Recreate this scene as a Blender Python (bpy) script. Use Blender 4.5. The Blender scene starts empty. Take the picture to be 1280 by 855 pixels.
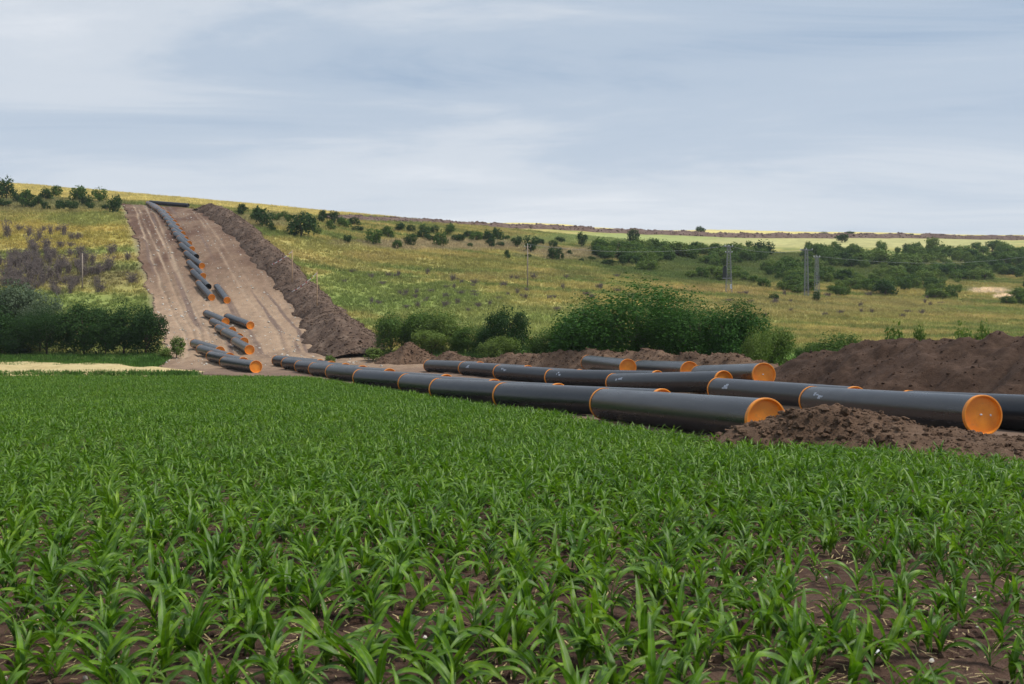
import bpy, math, random
import numpy as np
from mathutils import Vector, Matrix, Euler

random.seed(7)
rng = np.random.default_rng(11)
S = bpy.context.scene
COL = S.collection
R = math.radians
F = 1244.4          # focal length in pixels of the 1280 px wide photograph
E = 1.65            # eye height above the soil at the camera

# ------------------------------------------------------------------ camera
cd = bpy.data.cameras.new('camera'); cam = bpy.data.objects.new('camera', cd); COL.objects.link(cam)
cam.location = (0, 0, E); cam.rotation_euler = (R(90), 0, 0)
cd.sensor_width = 36; cd.lens = 35; cd.clip_start = 0.05; cd.clip_end = 6000
cd.dof.use_dof = True; cd.dof.focus_distance = 34; cd.dof.aperture_fstop = 5.0
S.camera = cam

# ------------------------------------------------------------------ world: grey-blue stratus sky
SUN_EL, SUN_AZ = 58, 98            # azimuth clockwise from +Y
W = bpy.data.worlds.new('World'); S.world = W; W.use_nodes = True
nt = W.node_tree; nt.nodes.clear()
def N(t, tree=None, **kw):
    n = (tree or nt).nodes.new(t)
    for k, v in kw.items(): setattr(n, k, v)
    return n
out = N('ShaderNodeOutputWorld'); bg = N('ShaderNodeBackground'); nt.links.new(bg.outputs[0], out.inputs[0])
bg.inputs[1].default_value = 0.15
sky = N('ShaderNodeTexSky', sky_type='NISHITA'); sky.sun_disc = False
sky.sun_elevation = R(SUN_EL); sky.sun_rotation = R(SUN_AZ); sky.air_density = 1.0; sky.dust_density = 1.0
tc = N('ShaderNodeTexCoord'); sep = N('ShaderNodeSeparateXYZ'); nt.links.new(tc.outputs['Generated'], sep.inputs[0])
def wm(op, a, b=None, c=None):
    m = N('ShaderNodeMath', operation=op)
    for i, v in enumerate((a, b, c)):
        if v is None: continue
        if isinstance(v, (int, float)): m.inputs[i].default_value = v
        else: nt.links.new(v, m.inputs[i])
    return m.outputs[0]
zc = wm('MAXIMUM', wm('ADD', sep.outputs[2], 0.10), 0.05)          # a cloud deck seen in perspective
cx = wm('DIVIDE', sep.outputs[0], zc); cy = wm('DIVIDE', sep.outputs[1], zc)
cmb = N('ShaderNodeCombineXYZ'); nt.links.new(cx, cmb.inputs[0]); nt.links.new(cy, cmb.inputs[1])
def wnoise(scale, detail, loc, sc, rough=0.55, dist=0.0):
    mp = N('ShaderNodeMapping'); mp.inputs['Location'].default_value = loc; mp.inputs['Scale'].default_value = sc
    mp.inputs['Rotation'].default_value = (0, 0, R(9))
    nt.links.new(cmb.outputs[0], mp.inputs[0])
    n = N('ShaderNodeTexNoise'); n.inputs['Scale'].default_value = scale; n.inputs['Detail'].default_value = detail
    n.inputs['Roughness'].default_value = rough; n.inputs['Distortion'].default_value = dist
    nt.links.new(mp.outputs[0], n.inputs[0]); return n.outputs['Fac']
def wramp(fac, stops):
    r = N('ShaderNodeValToRGB'); r.color_ramp.interpolation = 'EASE'
    while len(r.color_ramp.elements) < len(stops): r.color_ramp.elements.new(0.5)
    for e, (p, c) in zip(r.color_ramp.elements, stops): e.position = p; e.color = (*c, 1)
    nt.links.new(fac, r.inputs[0]); return r.outputs[0]
big = wnoise(0.34, 3, (5.3, 4.6, 0), (0.55, 1.0, 1), 0.5, 0.3)
fine = wnoise(1.3, 8, (8.0, 2.2, 0), (0.4, 1.0, 1), 0.62, 0.5)
mixn = wm('MULTIPLY_ADD', big, 0.60, wm('MULTIPLY', fine, 0.40))
deck = wramp(mixn, [(0.41, (1.4, 1.92, 2.65)), (0.50, (2.2, 2.6, 3.12)), (0.57, (2.95, 3.2, 3.52)), (0.68, (3.9, 4.0, 4.16))])
hz = wm('SUBTRACT', 1.0, wm('MINIMUM', wm('DIVIDE', wm('MAXIMUM', sep.outputs[2], 0.0), 0.30), 1.0))
mxh = N('ShaderNodeMix', data_type='RGBA'); nt.links.new(wm('MULTIPLY', wm('POWER', hz, 1.5), 0.7), mxh.inputs[0])
nt.links.new(deck, mxh.inputs[6]); mxh.inputs[7].default_value = (3.6, 3.77, 4.05, 1)
mxs = N('ShaderNodeMix', data_type='RGBA'); mxs.inputs[0].default_value = 0.95
nt.links.new(sky.outputs[0], mxs.inputs[6]); nt.links.new(mxh.outputs[2], mxs.inputs[7])
nt.links.new(mxs.outputs[2], bg.inputs[0])

# ------------------------------------------------------------------ sun (veiled) and exposure
sd = bpy.data.lights.new('sun', 'SUN'); so = bpy.data.objects.new('sun', sd); COL.objects.link(so)
sd.energy = 2.4; sd.angle = R(12); sd.color = (1.0, 0.96, 0.9)
az, el = R(SUN_AZ), R(SUN_EL)
d = Vector((math.sin(az) * math.cos(el), math.cos(az) * math.cos(el), math.sin(el)))
so.rotation_euler = d.to_track_quat('Z', 'Y').to_euler(); so.location = (0, 0, 60)
vs = S.view_settings; vs.view_transform = 'Standard'; vs.look = 'None'; vs.gamma = 1; vs.exposure = 0.55
vs.use_curve_mapping = False

# ------------------------------------------------------------------ helpers
def lerp(a, b, t): return a + (b - a) * t
def sstep(a, b, x):
    t = np.clip((np.asarray(x, float) - a) / (b - a), 0, 1); return t * t * (3 - 2 * t)
_lat = rng.random((256, 256))
def vnoise(x, y, seed=0):
    x = np.asarray(x, float) + seed * 17.31; y = np.asarray(y, float) + seed * 9.73
    xi = np.floor(x).astype(int); yi = np.floor(y).astype(int)
    fx = x - xi; fy = y - yi; fx = fx * fx * (3 - 2 * fx); fy = fy * fy * (3 - 2 * fy)
    g = lambda a, b: _lat[a & 255, b & 255]
    return lerp(lerp(g(xi, yi), g(xi + 1, yi), fx), lerp(g(xi, yi + 1), g(xi + 1, yi + 1), fx), fy)
def fbm(x, y, o=4, seed=0, gain=0.5):
    s = 0; a = 1; t = 0
    for i in range(o):
        s = s + a * vnoise(np.asarray(x) * 2 ** i, np.asarray(y) * 2 ** i, seed + i * 3); t += a; a *= gain
    return s / t
def tag(o, label=None, cat=None, group=None, kind=None):
    if label: o['label'] = label
    if cat: o['category'] = cat
    if group: o['group'] = group
    if kind: o['kind'] = kind
    return o
def mesh_np(name, V, Fq, mat=None, smooth=False, uv=None, cols=None):
    """V (n,3); Fq (m,3) or (m,4)"""
    V = np.asarray(V, np.float32); Fq = np.asarray(Fq, np.int32); k = Fq.shape[1]; m = len(Fq)
    me = bpy.data.meshes.new(name)
    me.vertices.add(len(V)); me.vertices.foreach_set('co', V.ravel())
    me.loops.add(m * k); me.loops.foreach_set('vertex_index', Fq.ravel())
    me.polygons.add(m); me.polygons.foreach_set('loop_start', np.arange(0, m * k, k, dtype=np.int32))
    me.polygons.foreach_set('loop_total', np.full(m, k, np.int32))
    me.polygons.foreach_set('use_smooth', np.full(m, smooth, bool))
    if uv is not None:
        l = me.uv_layers.new(name='UVMap'); l.data.foreach_set('uv', np.asarray(uv, np.float32)[Fq.ravel()].ravel())
    if cols is not None:
        for cn, arr in cols.items():
            a = me.attributes.new(cn, 'FLOAT_COLOR', 'POINT')
            c = np.ones((len(V), 4), np.float32); c[:, :3] = arr; a.data.foreach_set('color', c.ravel())
    me.update(calc_edges=True)
    if mat: me.materials.append(mat)
    return me
def link(name, me, parent=None, loc=(0, 0, 0), rot=(0, 0, 0), scale=(1, 1, 1)):
    o = bpy.data.objects.new(name, me); COL.objects.link(o)
    o.location = loc; o.rotation_euler = rot; o.scale = scale
    if parent: o.parent = parent
    return o
def empty(name, loc=(0, 0, 0), rot=(0, 0, 0)):
    o = bpy.data.objects.new(name, None); COL.objects.link(o); o.location = loc; o.rotation_euler = rot
    o.empty_display_size = 0.1; return o
def grid_faces(r, c):
    i = np.arange(r - 1)[:, None] * c + np.arange(c - 1)[None, :]
    return np.stack([i, i + 1, i + c + 1, i + c], -1).reshape(-1, 4)
def merge(parts):
    """list of (V, F) with the same face size"""
    Vs, Fs, n = [], [], 0
    for V, f in parts:
        Vs.append(np.asarray(V, float)); Fs.append(np.asarray(f, int) + n); n += len(V)
    return np.concatenate(Vs), np.concatenate(Fs)
def tube(path, radii, seg=8, cap=True):
    P = np.asarray(path, float); n = len(P); V = []
    for i in range(n):
        t = P[min(i + 1, n - 1)] - P[max(i - 1, 0)]; t = t / (np.linalg.norm(t) + 1e-9)
        a = np.array([0, 0, 1.0]) if abs(t[2]) < 0.9 else np.array([1.0, 0, 0])
        u = np.cross(t, a); u /= np.linalg.norm(u); v = np.cross(t, u)
        an = np.arange(seg) * 2 * math.pi / seg
        V.append(P[i] + radii[i] * (np.cos(an)[:, None] * u + np.sin(an)[:, None] * v))
    V = np.concatenate(V); Fq = []
    for i in range(n - 1):
        for k in range(seg):
            Fq.append((i * seg + k, i * seg + (k + 1) % seg, (i + 1) * seg + (k + 1) % seg, (i + 1) * seg + k))
    if cap:
        V = np.concatenate([V, P[:1], P[-1:]]); c0 = n * seg
        for k in range(0, seg, 2):
            Fq.append((c0, (k + 2) % seg, k + 1, k))
            b = (n - 1) * seg
            Fq.append((c0 + 1, b + k, b + k + 1, b + (k + 2) % seg))
    return V, np.array(Fq)
def box(x0, x1, y0, y1, z0, z1):
    V = np.array([(x, y, z) for z in (z0, z1) for y in (y0, y1) for x in (x0, x1)], float)
    return V, np.array([(0, 2, 3, 1), (4, 5, 7, 6), (0, 1, 5, 4), (1, 3, 7, 5), (3, 2, 6, 7), (2, 0, 4, 6)])

# ------------------------------------------------------------------ materials
def mat(name):
    m = bpy.data.materials.new(name); m.use_nodes = True
    t = m.node_tree; t.nodes.clear()
    o = t.nodes.new('ShaderNodeOutputMaterial'); p = t.nodes.new('ShaderNodeBsdfPrincipled')
    t.links.new(p.outputs[0], o.inputs[0]); return m, t, p, o
def nz(t, scale, detail=4, coord='Object', sc=(1, 1, 1), rough=0.6):
    c = t.nodes.new('ShaderNodeTexCoord'); mp = t.nodes.new('ShaderNodeMapping'); mp.inputs['Scale'].default_value = sc
    if coord == 'World':
        g = t.nodes.new('ShaderNodeNewGeometry'); t.links.new(g.outputs['Position'], mp.inputs[0])
    else: t.links.new(c.outputs[coord], mp.inputs[0])
    n = t.nodes.new('ShaderNodeTexNoise'); n.inputs['Scale'].default_value = scale
    n.inputs['Detail'].default_value = detail; n.inputs['Roughness'].default_value = rough
    t.links.new(mp.outputs[0], n.inputs[0]); return n.outputs['Fac']
def ramp(t, fac, stops):
    r = t.nodes.new('ShaderNodeValToRGB')
    while len(r.color_ramp.elements) < len(stops): r.color_ramp.elements.new(0.5)
    for e, (p, c) in zip(r.color_ramp.elements, stops): e.position = p; e.color = (*c, 1)
    t.links.new(fac, r.inputs[0]); return r.outputs[0]
def mixc(t, fac, a, b, mode='MIX'):
    m = t.nodes.new('ShaderNodeMix'); m.data_type = 'RGBA'; m.blend_type = mode
    for i, v in ((0, fac), (6, a), (7, b)):
        if isinstance(v, (int, float)): m.inputs[i].default_value = v
        elif isinstance(v, tuple): m.inputs[i].default_value = (*v, 1)
        else: t.links.new(v, m.inputs[i])
    return m.outputs[2]
def mth(t, op, a, b=0.0):
    m = t.nodes.new('ShaderNodeMath'); m.operation = op
    for i, v in enumerate((a, b)):
        if isinstance(v, (int, float)): m.inputs[i].default_value = v
        else: t.links.new(v, m.inputs[i])
    return m.outputs[0]
def bump(t, p, h, strength, dist):
    b = t.nodes.new('ShaderNodeBump'); b.inputs['Strength'].default_value = strength; b.inputs['Distance'].default_value = dist
    t.links.new(h, b.inputs['Height']); t.links.new(b.outputs[0], p.inputs['Normal'])
def plain(name, col, rough=0.7, spec=0.3, var=0.25, scale=6, metal=0.0):
    m, t, p, o = mat(name)
    n = nz(t, scale, 5)
    c = ramp(t, n, [(0.3, tuple(x * (1 - var) for x in col)), (0.7, tuple(min(1, x * (1 + var)) for x in col))])
    t.links.new(c, p.inputs['Base Color']); p.inputs['Roughness'].default_value = rough
    p.inputs['Specular IOR Level'].default_value = spec; p.inputs['Metallic'].default_value = metal
    return m
def attr(t, name, typ='GEOMETRY'):
    a = t.nodes.new('ShaderNodeAttribute'); a.attribute_name = name; a.attribute_type = typ; return a.outputs['Color']

def leaf_mat(name, col, col2, trans=0.28, gloss=0.08, rough=0.55, scale=0.6):
    """foliage: diffuse + translucent + a waxy coat; tint varies per object and over the crown"""
    m, t, p, o = mat(name)
    oi = t.nodes.new('ShaderNodeObjectInfo')
    n = nz(t, scale, 3, 'World')
    f = mth(t, 'ADD', mth(t, 'MULTIPLY', n, 0.8), mth(t, 'MULTIPLY', oi.outputs['Random'], 0.4))
    c = ramp(t, f, [(0.35, col), (0.85, col2)])
    n2 = nz(t, 9, 2, 'World')
    c = mixc(t, 0.35, c, ramp(t, n2, [(0.3, tuple(x * 0.5 for x in col)), (0.7, tuple(x * 1.5 for x in col2))]))
    t.links.new(c, p.inputs['Base Color']); p.inputs['Roughness'].default_value = rough
    p.inputs['Specular IOR Level'].default_value = gloss
    tr = t.nodes.new('ShaderNodeBsdfTranslucent'); t.links.new(mixc(t, 1.0, c, (0.9, 1.0, 0.5), 'MULTIPLY'), tr.inputs[0])
    ms = t.nodes.new('ShaderNodeMixShader'); ms.inputs[0].default_value = trans
    t.links.new(p.outputs[0], ms.inputs[1]); t.links.new(tr.outputs[0], ms.inputs[2]); t.links.new(ms.outputs[0], o.inputs[0])
    return m

# hillside ground: colour comes from the plant cover stored per vertex
def m_ground():
    m, t, p, o = mat('hillside_cover')
    a = attr(t, 'cover')
    n = nz(t, 0.35, 6, 'World', (1, 1.6, 1), 0.7); n2 = nz(t, 2.2, 4, 'World')
    c = mixc(t, 0.8, a, ramp(t, n, [(0.3, (0.78, 0.78, 0.75)), (0.7, (1.2, 1.2, 1.18))]), 'MULTIPLY')
    c = mixc(t, 0.7, c, ramp(t, n2, [(0.3, (0.75, 0.77, 0.72)), (0.7, (1.22, 1.22, 1.2))]), 'MULTIPLY')
    t.links.new(c, p.inputs['Base Color']); p.inputs['Roughness'].default_value = 0.95; p.inputs['Specular IOR Level'].default_value = 0.1
    bump(t, p, n2, 0.5, 0.3); return m
def m_soil(name, dark, mid, light, scale=1.0, bs=0.8):
    m, t, p, o = mat(name)
    n = nz(t, 0.55 * scale, 6, 'World', rough=0.65); n2 = nz(t, 14 * scale, 5, 'World', rough=0.7); n3 = nz(t, 3.0 * scale, 5, 'World', rough=0.6)
    f = mth(t, 'ADD', mth(t, 'MULTIPLY', n, 0.5), mth(t, 'ADD', mth(t, 'MULTIPLY', n2, 0.25), mth(t, 'MULTIPLY', n3, 0.25)))
    c = ramp(t, f, [(0.36, dark), (0.5, mid), (0.66, light)])
    t.links.new(c, p.inputs['Base Color']); p.inputs['Roughness'].default_value = 0.95; p.inputs['Specular IOR Level'].default_value = 0.15
    bump(t, p, mth(t, 'ADD', n2, n3), bs, 0.08); return m
def m_strip():
    m, t, p, o = mat('graded_earth')
    a = attr(t, 'cover'); n = nz(t, 0.8, 6, 'World', (1, 0.35, 1), 0.7); n2 = nz(t, 7, 4, 'World', rough=0.7)
    c = mixc(t, 0.75, a, ramp(t, n, [(0.3, (0.68, 0.67, 0.66)), (0.7, (1.25, 1.25, 1.25))]), 'MULTIPLY')
    c = mixc(t, 0.6, c, ramp(t, n2, [(0.3, (0.65, 0.64, 0.62)), (0.7, (1.3, 1.3, 1.3))]), 'MULTIPLY')
    t.links.new(c, p.inputs['Base Color']); p.inputs['Roughness'].default_value = 0.95; p.inputs['Specular IOR Level'].default_value = 0.15
    bump(t, p, mth(t, 'ADD', n, n2), 0.6, 0.12); return m
def m_corn():
    m, t, p, o = mat('corn_leaf')
    uv = t.nodes.new('ShaderNodeUVMap'); uv.uv_map = 'UVMap'
    sp = t.nodes.new('ShaderNodeSeparateXYZ'); t.links.new(uv.outputs[0], sp.inputs[0])
    oi = t.nodes.new('ShaderNodeObjectInfo')
    n = nz(t, 0.22, 3, 'World'); n2 = nz(t, 7, 3, 'World')
    f = mth(t, 'ADD', mth(t, 'MULTIPLY', n, 0.6), mth(t, 'MULTIPLY', oi.outputs['Random'], 0.45))
    c = ramp(t, f, [(0.3, (0.070, 0.162, 0.009)), (0.55, (0.114, 0.228, 0.012)), (0.85, (0.185, 0.30, 0.02))])
    c = mixc(t, mth(t, 'MULTIPLY', n2, 0.5), c, (0.068, 0.17, 0.012))
    n4 = nz(t, 11, 2, 'World'); c = mixc(t, 1.0, c, ramp(t, n4, [(0.32, (0.5, 0.55, 0.6)), (0.52, (1.0, 1.0, 1.0)), (0.7, (1.95, 1.7, 1.6))]), 'MULTIPLY')  # light-dark noise in the leaf colour stands in for shade and highlight contrast
    # pale yellowing towards the tip, pale midrib, fine veins across the blade
    tip = mth(t, 'POWER', sp.outputs[1], 8.0)
    c = mixc(t, mth(t, 'MULTIPLY', tip, 0.5), c, (0.16, 0.2, 0.05))
    d = mth(t, 'ABSOLUTE', mth(t, 'SUBTRACT', sp.outputs[0], 0.5))
    rib = mth(t, 'LESS_THAN', d, 0.05)
    c = mixc(t, mth(t, 'MULTIPLY', rib, 0.55), c, (0.19, 0.28, 0.11))
    vein = mth(t, 'SINE', mth(t, 'MULTIPLY', sp.outputs[0], 90.0))
    t.links.new(c, p.inputs['Base Color'])
    p.inputs['Roughness'].default_value = 0.38; p.inputs['Specular IOR Level'].default_value = 0.26
    bump(t, p, vein, 0.12, 0.002)
    tr = t.nodes.new('ShaderNodeBsdfTranslucent'); t.links.new(mixc(t, 1.0, c, (1.0, 1.15, 0.5), 'MULTIPLY'), tr.inputs[0])
    ms = t.nodes.new('ShaderNodeMixShader'); ms.inputs[0].default_value = 0.36
    t.links.new(p.outputs[0], ms.inputs[1]); t.links.new(tr.outputs[0], ms.inputs[2]); t.links.new(ms.outputs[0], o.inputs[0])
    return m
def m_pipe():
    m, t, p, o = mat('pipe_coating')
    oi = t.nodes.new('ShaderNodeObjectInfo')
    n = nz(t, 1.2, 5, 'Object', (0.25, 1.5, 1.5), 0.65); n2 = nz(t, 18, 3, 'Object', (0.12, 1, 1)); n3 = nz(t, 3.5, 6, 'World', rough=0.75)
    base = mixc(t, oi.outputs['Random'], (0.010, 0.011, 0.014), (0.017, 0.018, 0.022))
    c = mixc(t, mth(t, 'MULTIPLY', n, 0.55), base, (0.03, 0.031, 0.035))
    scuff = ramp(t, n2, [(0.60, (0, 0, 0)), (0.78, (0.35, 0.35, 0.35))])
    c = mixc(t, scuff, c, (0.13, 0.125, 0.12))
    g = t.nodes.new('ShaderNodeNewGeometry'); sp = t.nodes.new('ShaderNodeSeparateXYZ'); t.links.new(g.outputs['Normal'], sp.inputs[0])
    dust = mth(t, 'MULTIPLY', mth(t, 'POWER', mth(t, 'MAXIMUM', sp.outputs[2], 0.0), 3.0), mth(t, 'MULTIPLY', n3, 0.35))
    c = mixc(t, dust, c, (0.10, 0.09, 0.082))     # settled dust lies on upward faces
    mud = ramp(t, nz(t, 2.6, 6, 'World', rough=0.8), [(0.58, (0, 0, 0)), (0.7, (0.5, 0.5, 0.5))]); c = mixc(t, mud, c, (0.075, 0.058, 0.046))
    t.links.new(c, p.inputs['Base Color'])
    r = ramp(t, n, [(0.3, (0.22, 0.22, 0.22)), (0.75, (0.40, 0.40, 0.40))]); t.links.new(r, p.inputs['Roughness'])
    p.inputs['Specular IOR Level'].default_value = 0.5
    bump(t, p, n2, 0.05, 0.01); return m
def m_cap():
    m, t, p, o = mat('orange_cap_plastic')
    n = nz(t, 3.5, 5, 'Object'); n2 = nz(t, 30, 3, 'World')
    c = ramp(t, n, [(0.3, (0.78, 0.235, 0.010)), (0.7, (0.94, 0.32, 0.016))])
    c = mixc(t, mth(t, 'MULTIPLY', n2, 0.25), c, (0.5, 0.2, 0.06)); c = mixc(t, ramp(t, nz(t, 5, 6, 'World', rough=0.8), [(0.55, (0, 0, 0)), (0.72, (0.5, 0.5, 0.5))]), c, (0.36, 0.19, 0.09))
    t.links.new(c, p.inputs['Base Color']); p.inputs['Roughness'].default_value = 0.5; return m

M = {}
M['ground'] = m_ground(); M['strip'] = m_strip(); M['corn'] = m_corn(); M['pipe'] = m_pipe(); M['cap'] = m_cap()
M['soil'] = m_soil('field_soil', (0.05, 0.027, 0.018), (0.105, 0.060, 0.042), (0.18, 0.112, 0.08), 1.6)
M['spoil'] = m_soil('spoil_brown', (0.066, 0.039, 0.024), (0.14, 0.086, 0.055), (0.225, 0.148, 0.098), 1.2)
M['spoil_dark'] = m_soil('spoil_dark_moist', (0.034, 0.0195, 0.0125), (0.070, 0.041, 0.027), (0.125, 0.078, 0.054), 1.3)
M['spoil_hill'] = m_soil('spoil_stony', (0.055, 0.035, 0.025), (0.115, 0.075, 0.053), (0.24, 0.172, 0.126), 0.8)
M['spoil_far'] = m_soil('spoil_far', (0.09, 0.055, 0.045), (0.15, 0.1, 0.08), (0.22, 0.16, 0.13), 0.35)
M['straw'] = m_soil('dry_straw', (0.36, 0.27, 0.12), (0.52, 0.41, 0.20), (0.64, 0.53, 0.30), 1.2, 0.5)
M['steel_in'] = plain('bare_steel', (0.02, 0.018, 0.017), 0.7)
M['white'] = plain('white_paint', (0.72, 0.73, 0.74), 0.6)
M['mark'] = plain('chalky_marking', (0.42, 0.45, 0.5), 0.7, var=0.35, scale=12)
M['timber'] = plain('sawn_timber', (0.42, 0.27, 0.15), 0.8, var=0.35, scale=5)
M['post'] = plain('peeled_post', (0.38, 0.25, 0.15), 0.8)
M['pole'] = plain('weathered_pole', (0.30, 0.24, 0.19), 0.8)
M['concrete'] = plain('galvanised_steel', (0.22, 0.225, 0.23), 0.6, metal=0.2)
M['dark_box'] = plain('dark_housing', (0.03, 0.035, 0.035), 0.6)
M['wire'] = plain('wire_alloy', (0.3, 0.31, 0.33), 0.5, metal=0.4)
M['tape_white'] = plain('tape_white', (0.85, 0.8, 0.8), 0.6); M['tape_red'] = plain('tape_red', (0.6, 0.09, 0.09), 0.6)
M['bark'] = plain('bark', (0.09, 0.065, 0.05), 0.9)
M['stone'] = plain('pale_stone', (0.5, 0.46, 0.4), 0.85, var=0.4)
M['leaf_dark'] = leaf_mat('leaf_dark', (0.020, 0.052, 0.013), (0.045, 0.095, 0.022))
M['leaf_mid'] = leaf_mat('leaf_mid', (0.046, 0.092, 0.017), (0.10, 0.17, 0.034))
M['leaf_light'] = leaf_mat('leaf_light', (0.09, 0.15, 0.03), (0.165, 0.225, 0.05))
M['leaf_pale'] = leaf_mat('leaf_silver', (0.085, 0.125, 0.07), (0.16, 0.20, 0.12))
M['leaf_rich'] = leaf_mat('leaf_rich', (0.028, 0.085, 0.013), (0.066, 0.155, 0.026))
M['dry_weed'] = plain('dead_stems', (0.165, 0.13, 0.115), 0.95, var=0.4, scale=3)
M['weed'] = leaf_mat('weed_leaf', (0.10, 0.18, 0.03), (0.2, 0.28, 0.06))
def m_tuft():
    m, t, p, o = mat('meadow_grass')
    a = attr(t, 'gcol', 'INSTANCER'); t.links.new(a, p.inputs['Base Color'])
    p.inputs['Roughness'].default_value = 0.8; p.inputs['Specular IOR Level'].default_value = 0.15
    tr = t.nodes.new('ShaderNodeBsdfTranslucent'); t.links.new(a, tr.inputs[0])
    ms = t.nodes.new('ShaderNodeMixShader'); ms.inputs[0].default_value = 0.3
    t.links.new(p.outputs[0], ms.inputs[1]); t.links.new(tr.outputs[0], ms.inputs[2]); t.links.new(ms.outputs[0], o.inputs[0]); return m
M['tuft'] = m_tuft()

# ------------------------------------------------------------------ terrain: profiles read off the photograph
def zr(y, Y): return (427.5 - y) / F * Y      # height relative to the eye
PROF = {
 -300: [(125, 447), (150, 416), (170, 392), (190, 358), (205, 328), (222, 300), (245, 275), (270, 256), (290, 243), (370, 214)],
 0:    [(125, 447), (150, 420), (170, 398), (190, 368), (205, 341), (222, 313), (245, 288), (270, 269), (292, 256), (312, 247), (370, 228)],
 180:  [(120, 450), (130, 441), (142, 428), (154, 414), (166, 401), (177, 389), (190, 368), (200, 347), (212, 325), (225, 305), (240, 288), (255, 275), (275, 263), (300, 254), (365, 243.5)],
 330:  [(120, 450), (130, 441), (142, 428), (154, 414), (166, 401), (177, 389), (190, 369), (200, 350), (212, 331), (225, 314), (245, 294), (262, 282), (285, 271), (310, 264), (380, 256.5)],
 460:  [(125, 445), (160, 413), (190, 381), (215, 352), (245, 324), (285, 299), (330, 283), (400, 268)],
 660:  [(115, 444), (150, 414), (211, 360), (290, 322), (370, 298), (430, 287), (520, 276.5)],
 900:  [(115, 444), (160, 418), (250, 366), (340, 332), (450, 306), (530, 296), (660, 286.5)],
 1100: [(115, 445), (180, 415), (260, 375), (360, 340), (480, 310), (580, 298), (700, 290)],
 1280: [(115, 445), (200, 410), (260, 384), (400, 338), (520, 308), (620, 299), (760, 293.5)],
 1600: [(115, 445), (200, 410), (260, 384), (400, 338), (520, 309), (620, 301), (760, 296)],
}
YG = np.arange(80, 1501, 4.0); PG = np.arange(-700, 2001, 20.0)
cols_px = sorted(PROF); ctab = []
for px in cols_px:
    pts = [(80, -3.2), (100, -3.05 if px < 400 else -3.32), (110, -2.9 if px < 400 else -3.15)] + [(Y, zr(y, Y)) for Y, y in PROF[px]]
    Yr, z_r = pts[-1]
    for k in (0.15, 0.4, 0.8, 1.6, 4): pts.append((Yr * (1 + k), z_r * (1 + 0.55 * k) if k < 1 else z_r * 1.44 + (k - 0.8) * 3))
    ctab.append(np.interp(YG, [p[0] for p in pts], [p[1] for p in pts]))
ctab = np.array(ctab)                                            # (cols, Y)
TAB = np.array([[np.interp(p, cols_px, ctab[:, j]) for p in PG] for j in range(len(YG))])   # (Y, px)
k5 = np.array([1, 2, 3, 2, 1.]) / 9
def sm(A, ax, k):
    h = len(k) // 2; P = np.concatenate([np.repeat(np.take(A, [0], ax), h, ax), A, np.repeat(np.take(A, [-1], ax), h, ax)], ax)
    return sum(k[i] * np.take(P, range(i, i + A.shape[ax]), ax) for i in range(len(k)))
TAB = sm(sm(sm(TAB, 0, k5), 1, k5), 1, k5)
NEAR_Y = np.arange(-60, 140, 1.0)
NEAR_Z = np.interp(NEAR_Y, [-60, -6, 0, 8, 15, 22, 28, 34, 40, 52, 62, 72, 82, 95, 110, 140], [-1.6, -1.6, -1.68, -2.05, -2.38, -2.68, -2.88, -3.02, -3.12, -3.34, -3.36, -3.30, -3.22, -3.14, -3.0, -2.9])
NEAR_Z = np.convolve(np.r_[[NEAR_Z[0]] * 5, NEAR_Z, [NEAR_Z[-1]] * 5], np.ones(11) / 11, 'valid')
def T(X, Y):
    """ground height in world coordinates"""
    X = np.asarray(X, float); Y = np.asarray(Y, float)
    px = 640 + F * X / np.maximum(Y, 30.0)
    a = np.clip((Y - YG[0]) / 4.0, 0, len(YG) - 1.001); b = np.clip((px - PG[0]) / 20.0, 0, len(PG) - 1.001)
    ai = a.astype(int); bi = b.astype(int); fa = a - ai; fb = b - bi
    hill = lerp(lerp(TAB[ai, bi], TAB[ai, bi + 1], fb), lerp(TAB[ai + 1, bi], TAB[ai + 1, bi + 1], fb), fa)
    near = np.interp(Y, NEAR_Y, NEAR_Z)
    z = lerp(near, hill, sstep(92, 122, Y)) + E
    z = z + 0.9 * np.exp(-((X - (13.4 - 0.18 * (Y - 51))) / 1.5) ** 2) * sstep(41, 47, Y) * (1 - sstep(84, 95, Y))
    z = z + (fbm(X / 9, Y / 9, 3, 5) - 0.5) * 0.25 * sstep(95, 130, Y) * (1 + Y / 250) + (fbm(X / 6, Y / 6, 2, 8) - 0.5) * 0.12
    return z
def T1(x, y): return float(T(np.array([x]), np.array([y]))[0])
_YM = np.concatenate([np.arange(6, 120, 0.4), np.arange(120, 900, 0.5)])
def hit(px, py):
    """where the line of sight through a photograph pixel meets the ground"""
    u = (px - 640) / F; v = (427.5 - py) / F
    d = T(u * _YM, _YM) - (E + v * _YM)
    i = np.argmax(d > 0) if (d > 0).any() else len(_YM) - 1
    Y = _YM[i]; return Vector((u * Y, Y, T1(u * Y, Y)))
def at(px, py, Y): return Vector(((px - 640) / F * Y, Y, E + (427.5 - py) / F * Y))
def project(X, Y, Z): return 640 + F * X / Y, 427.5 - F * (Z - E) / Y

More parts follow.
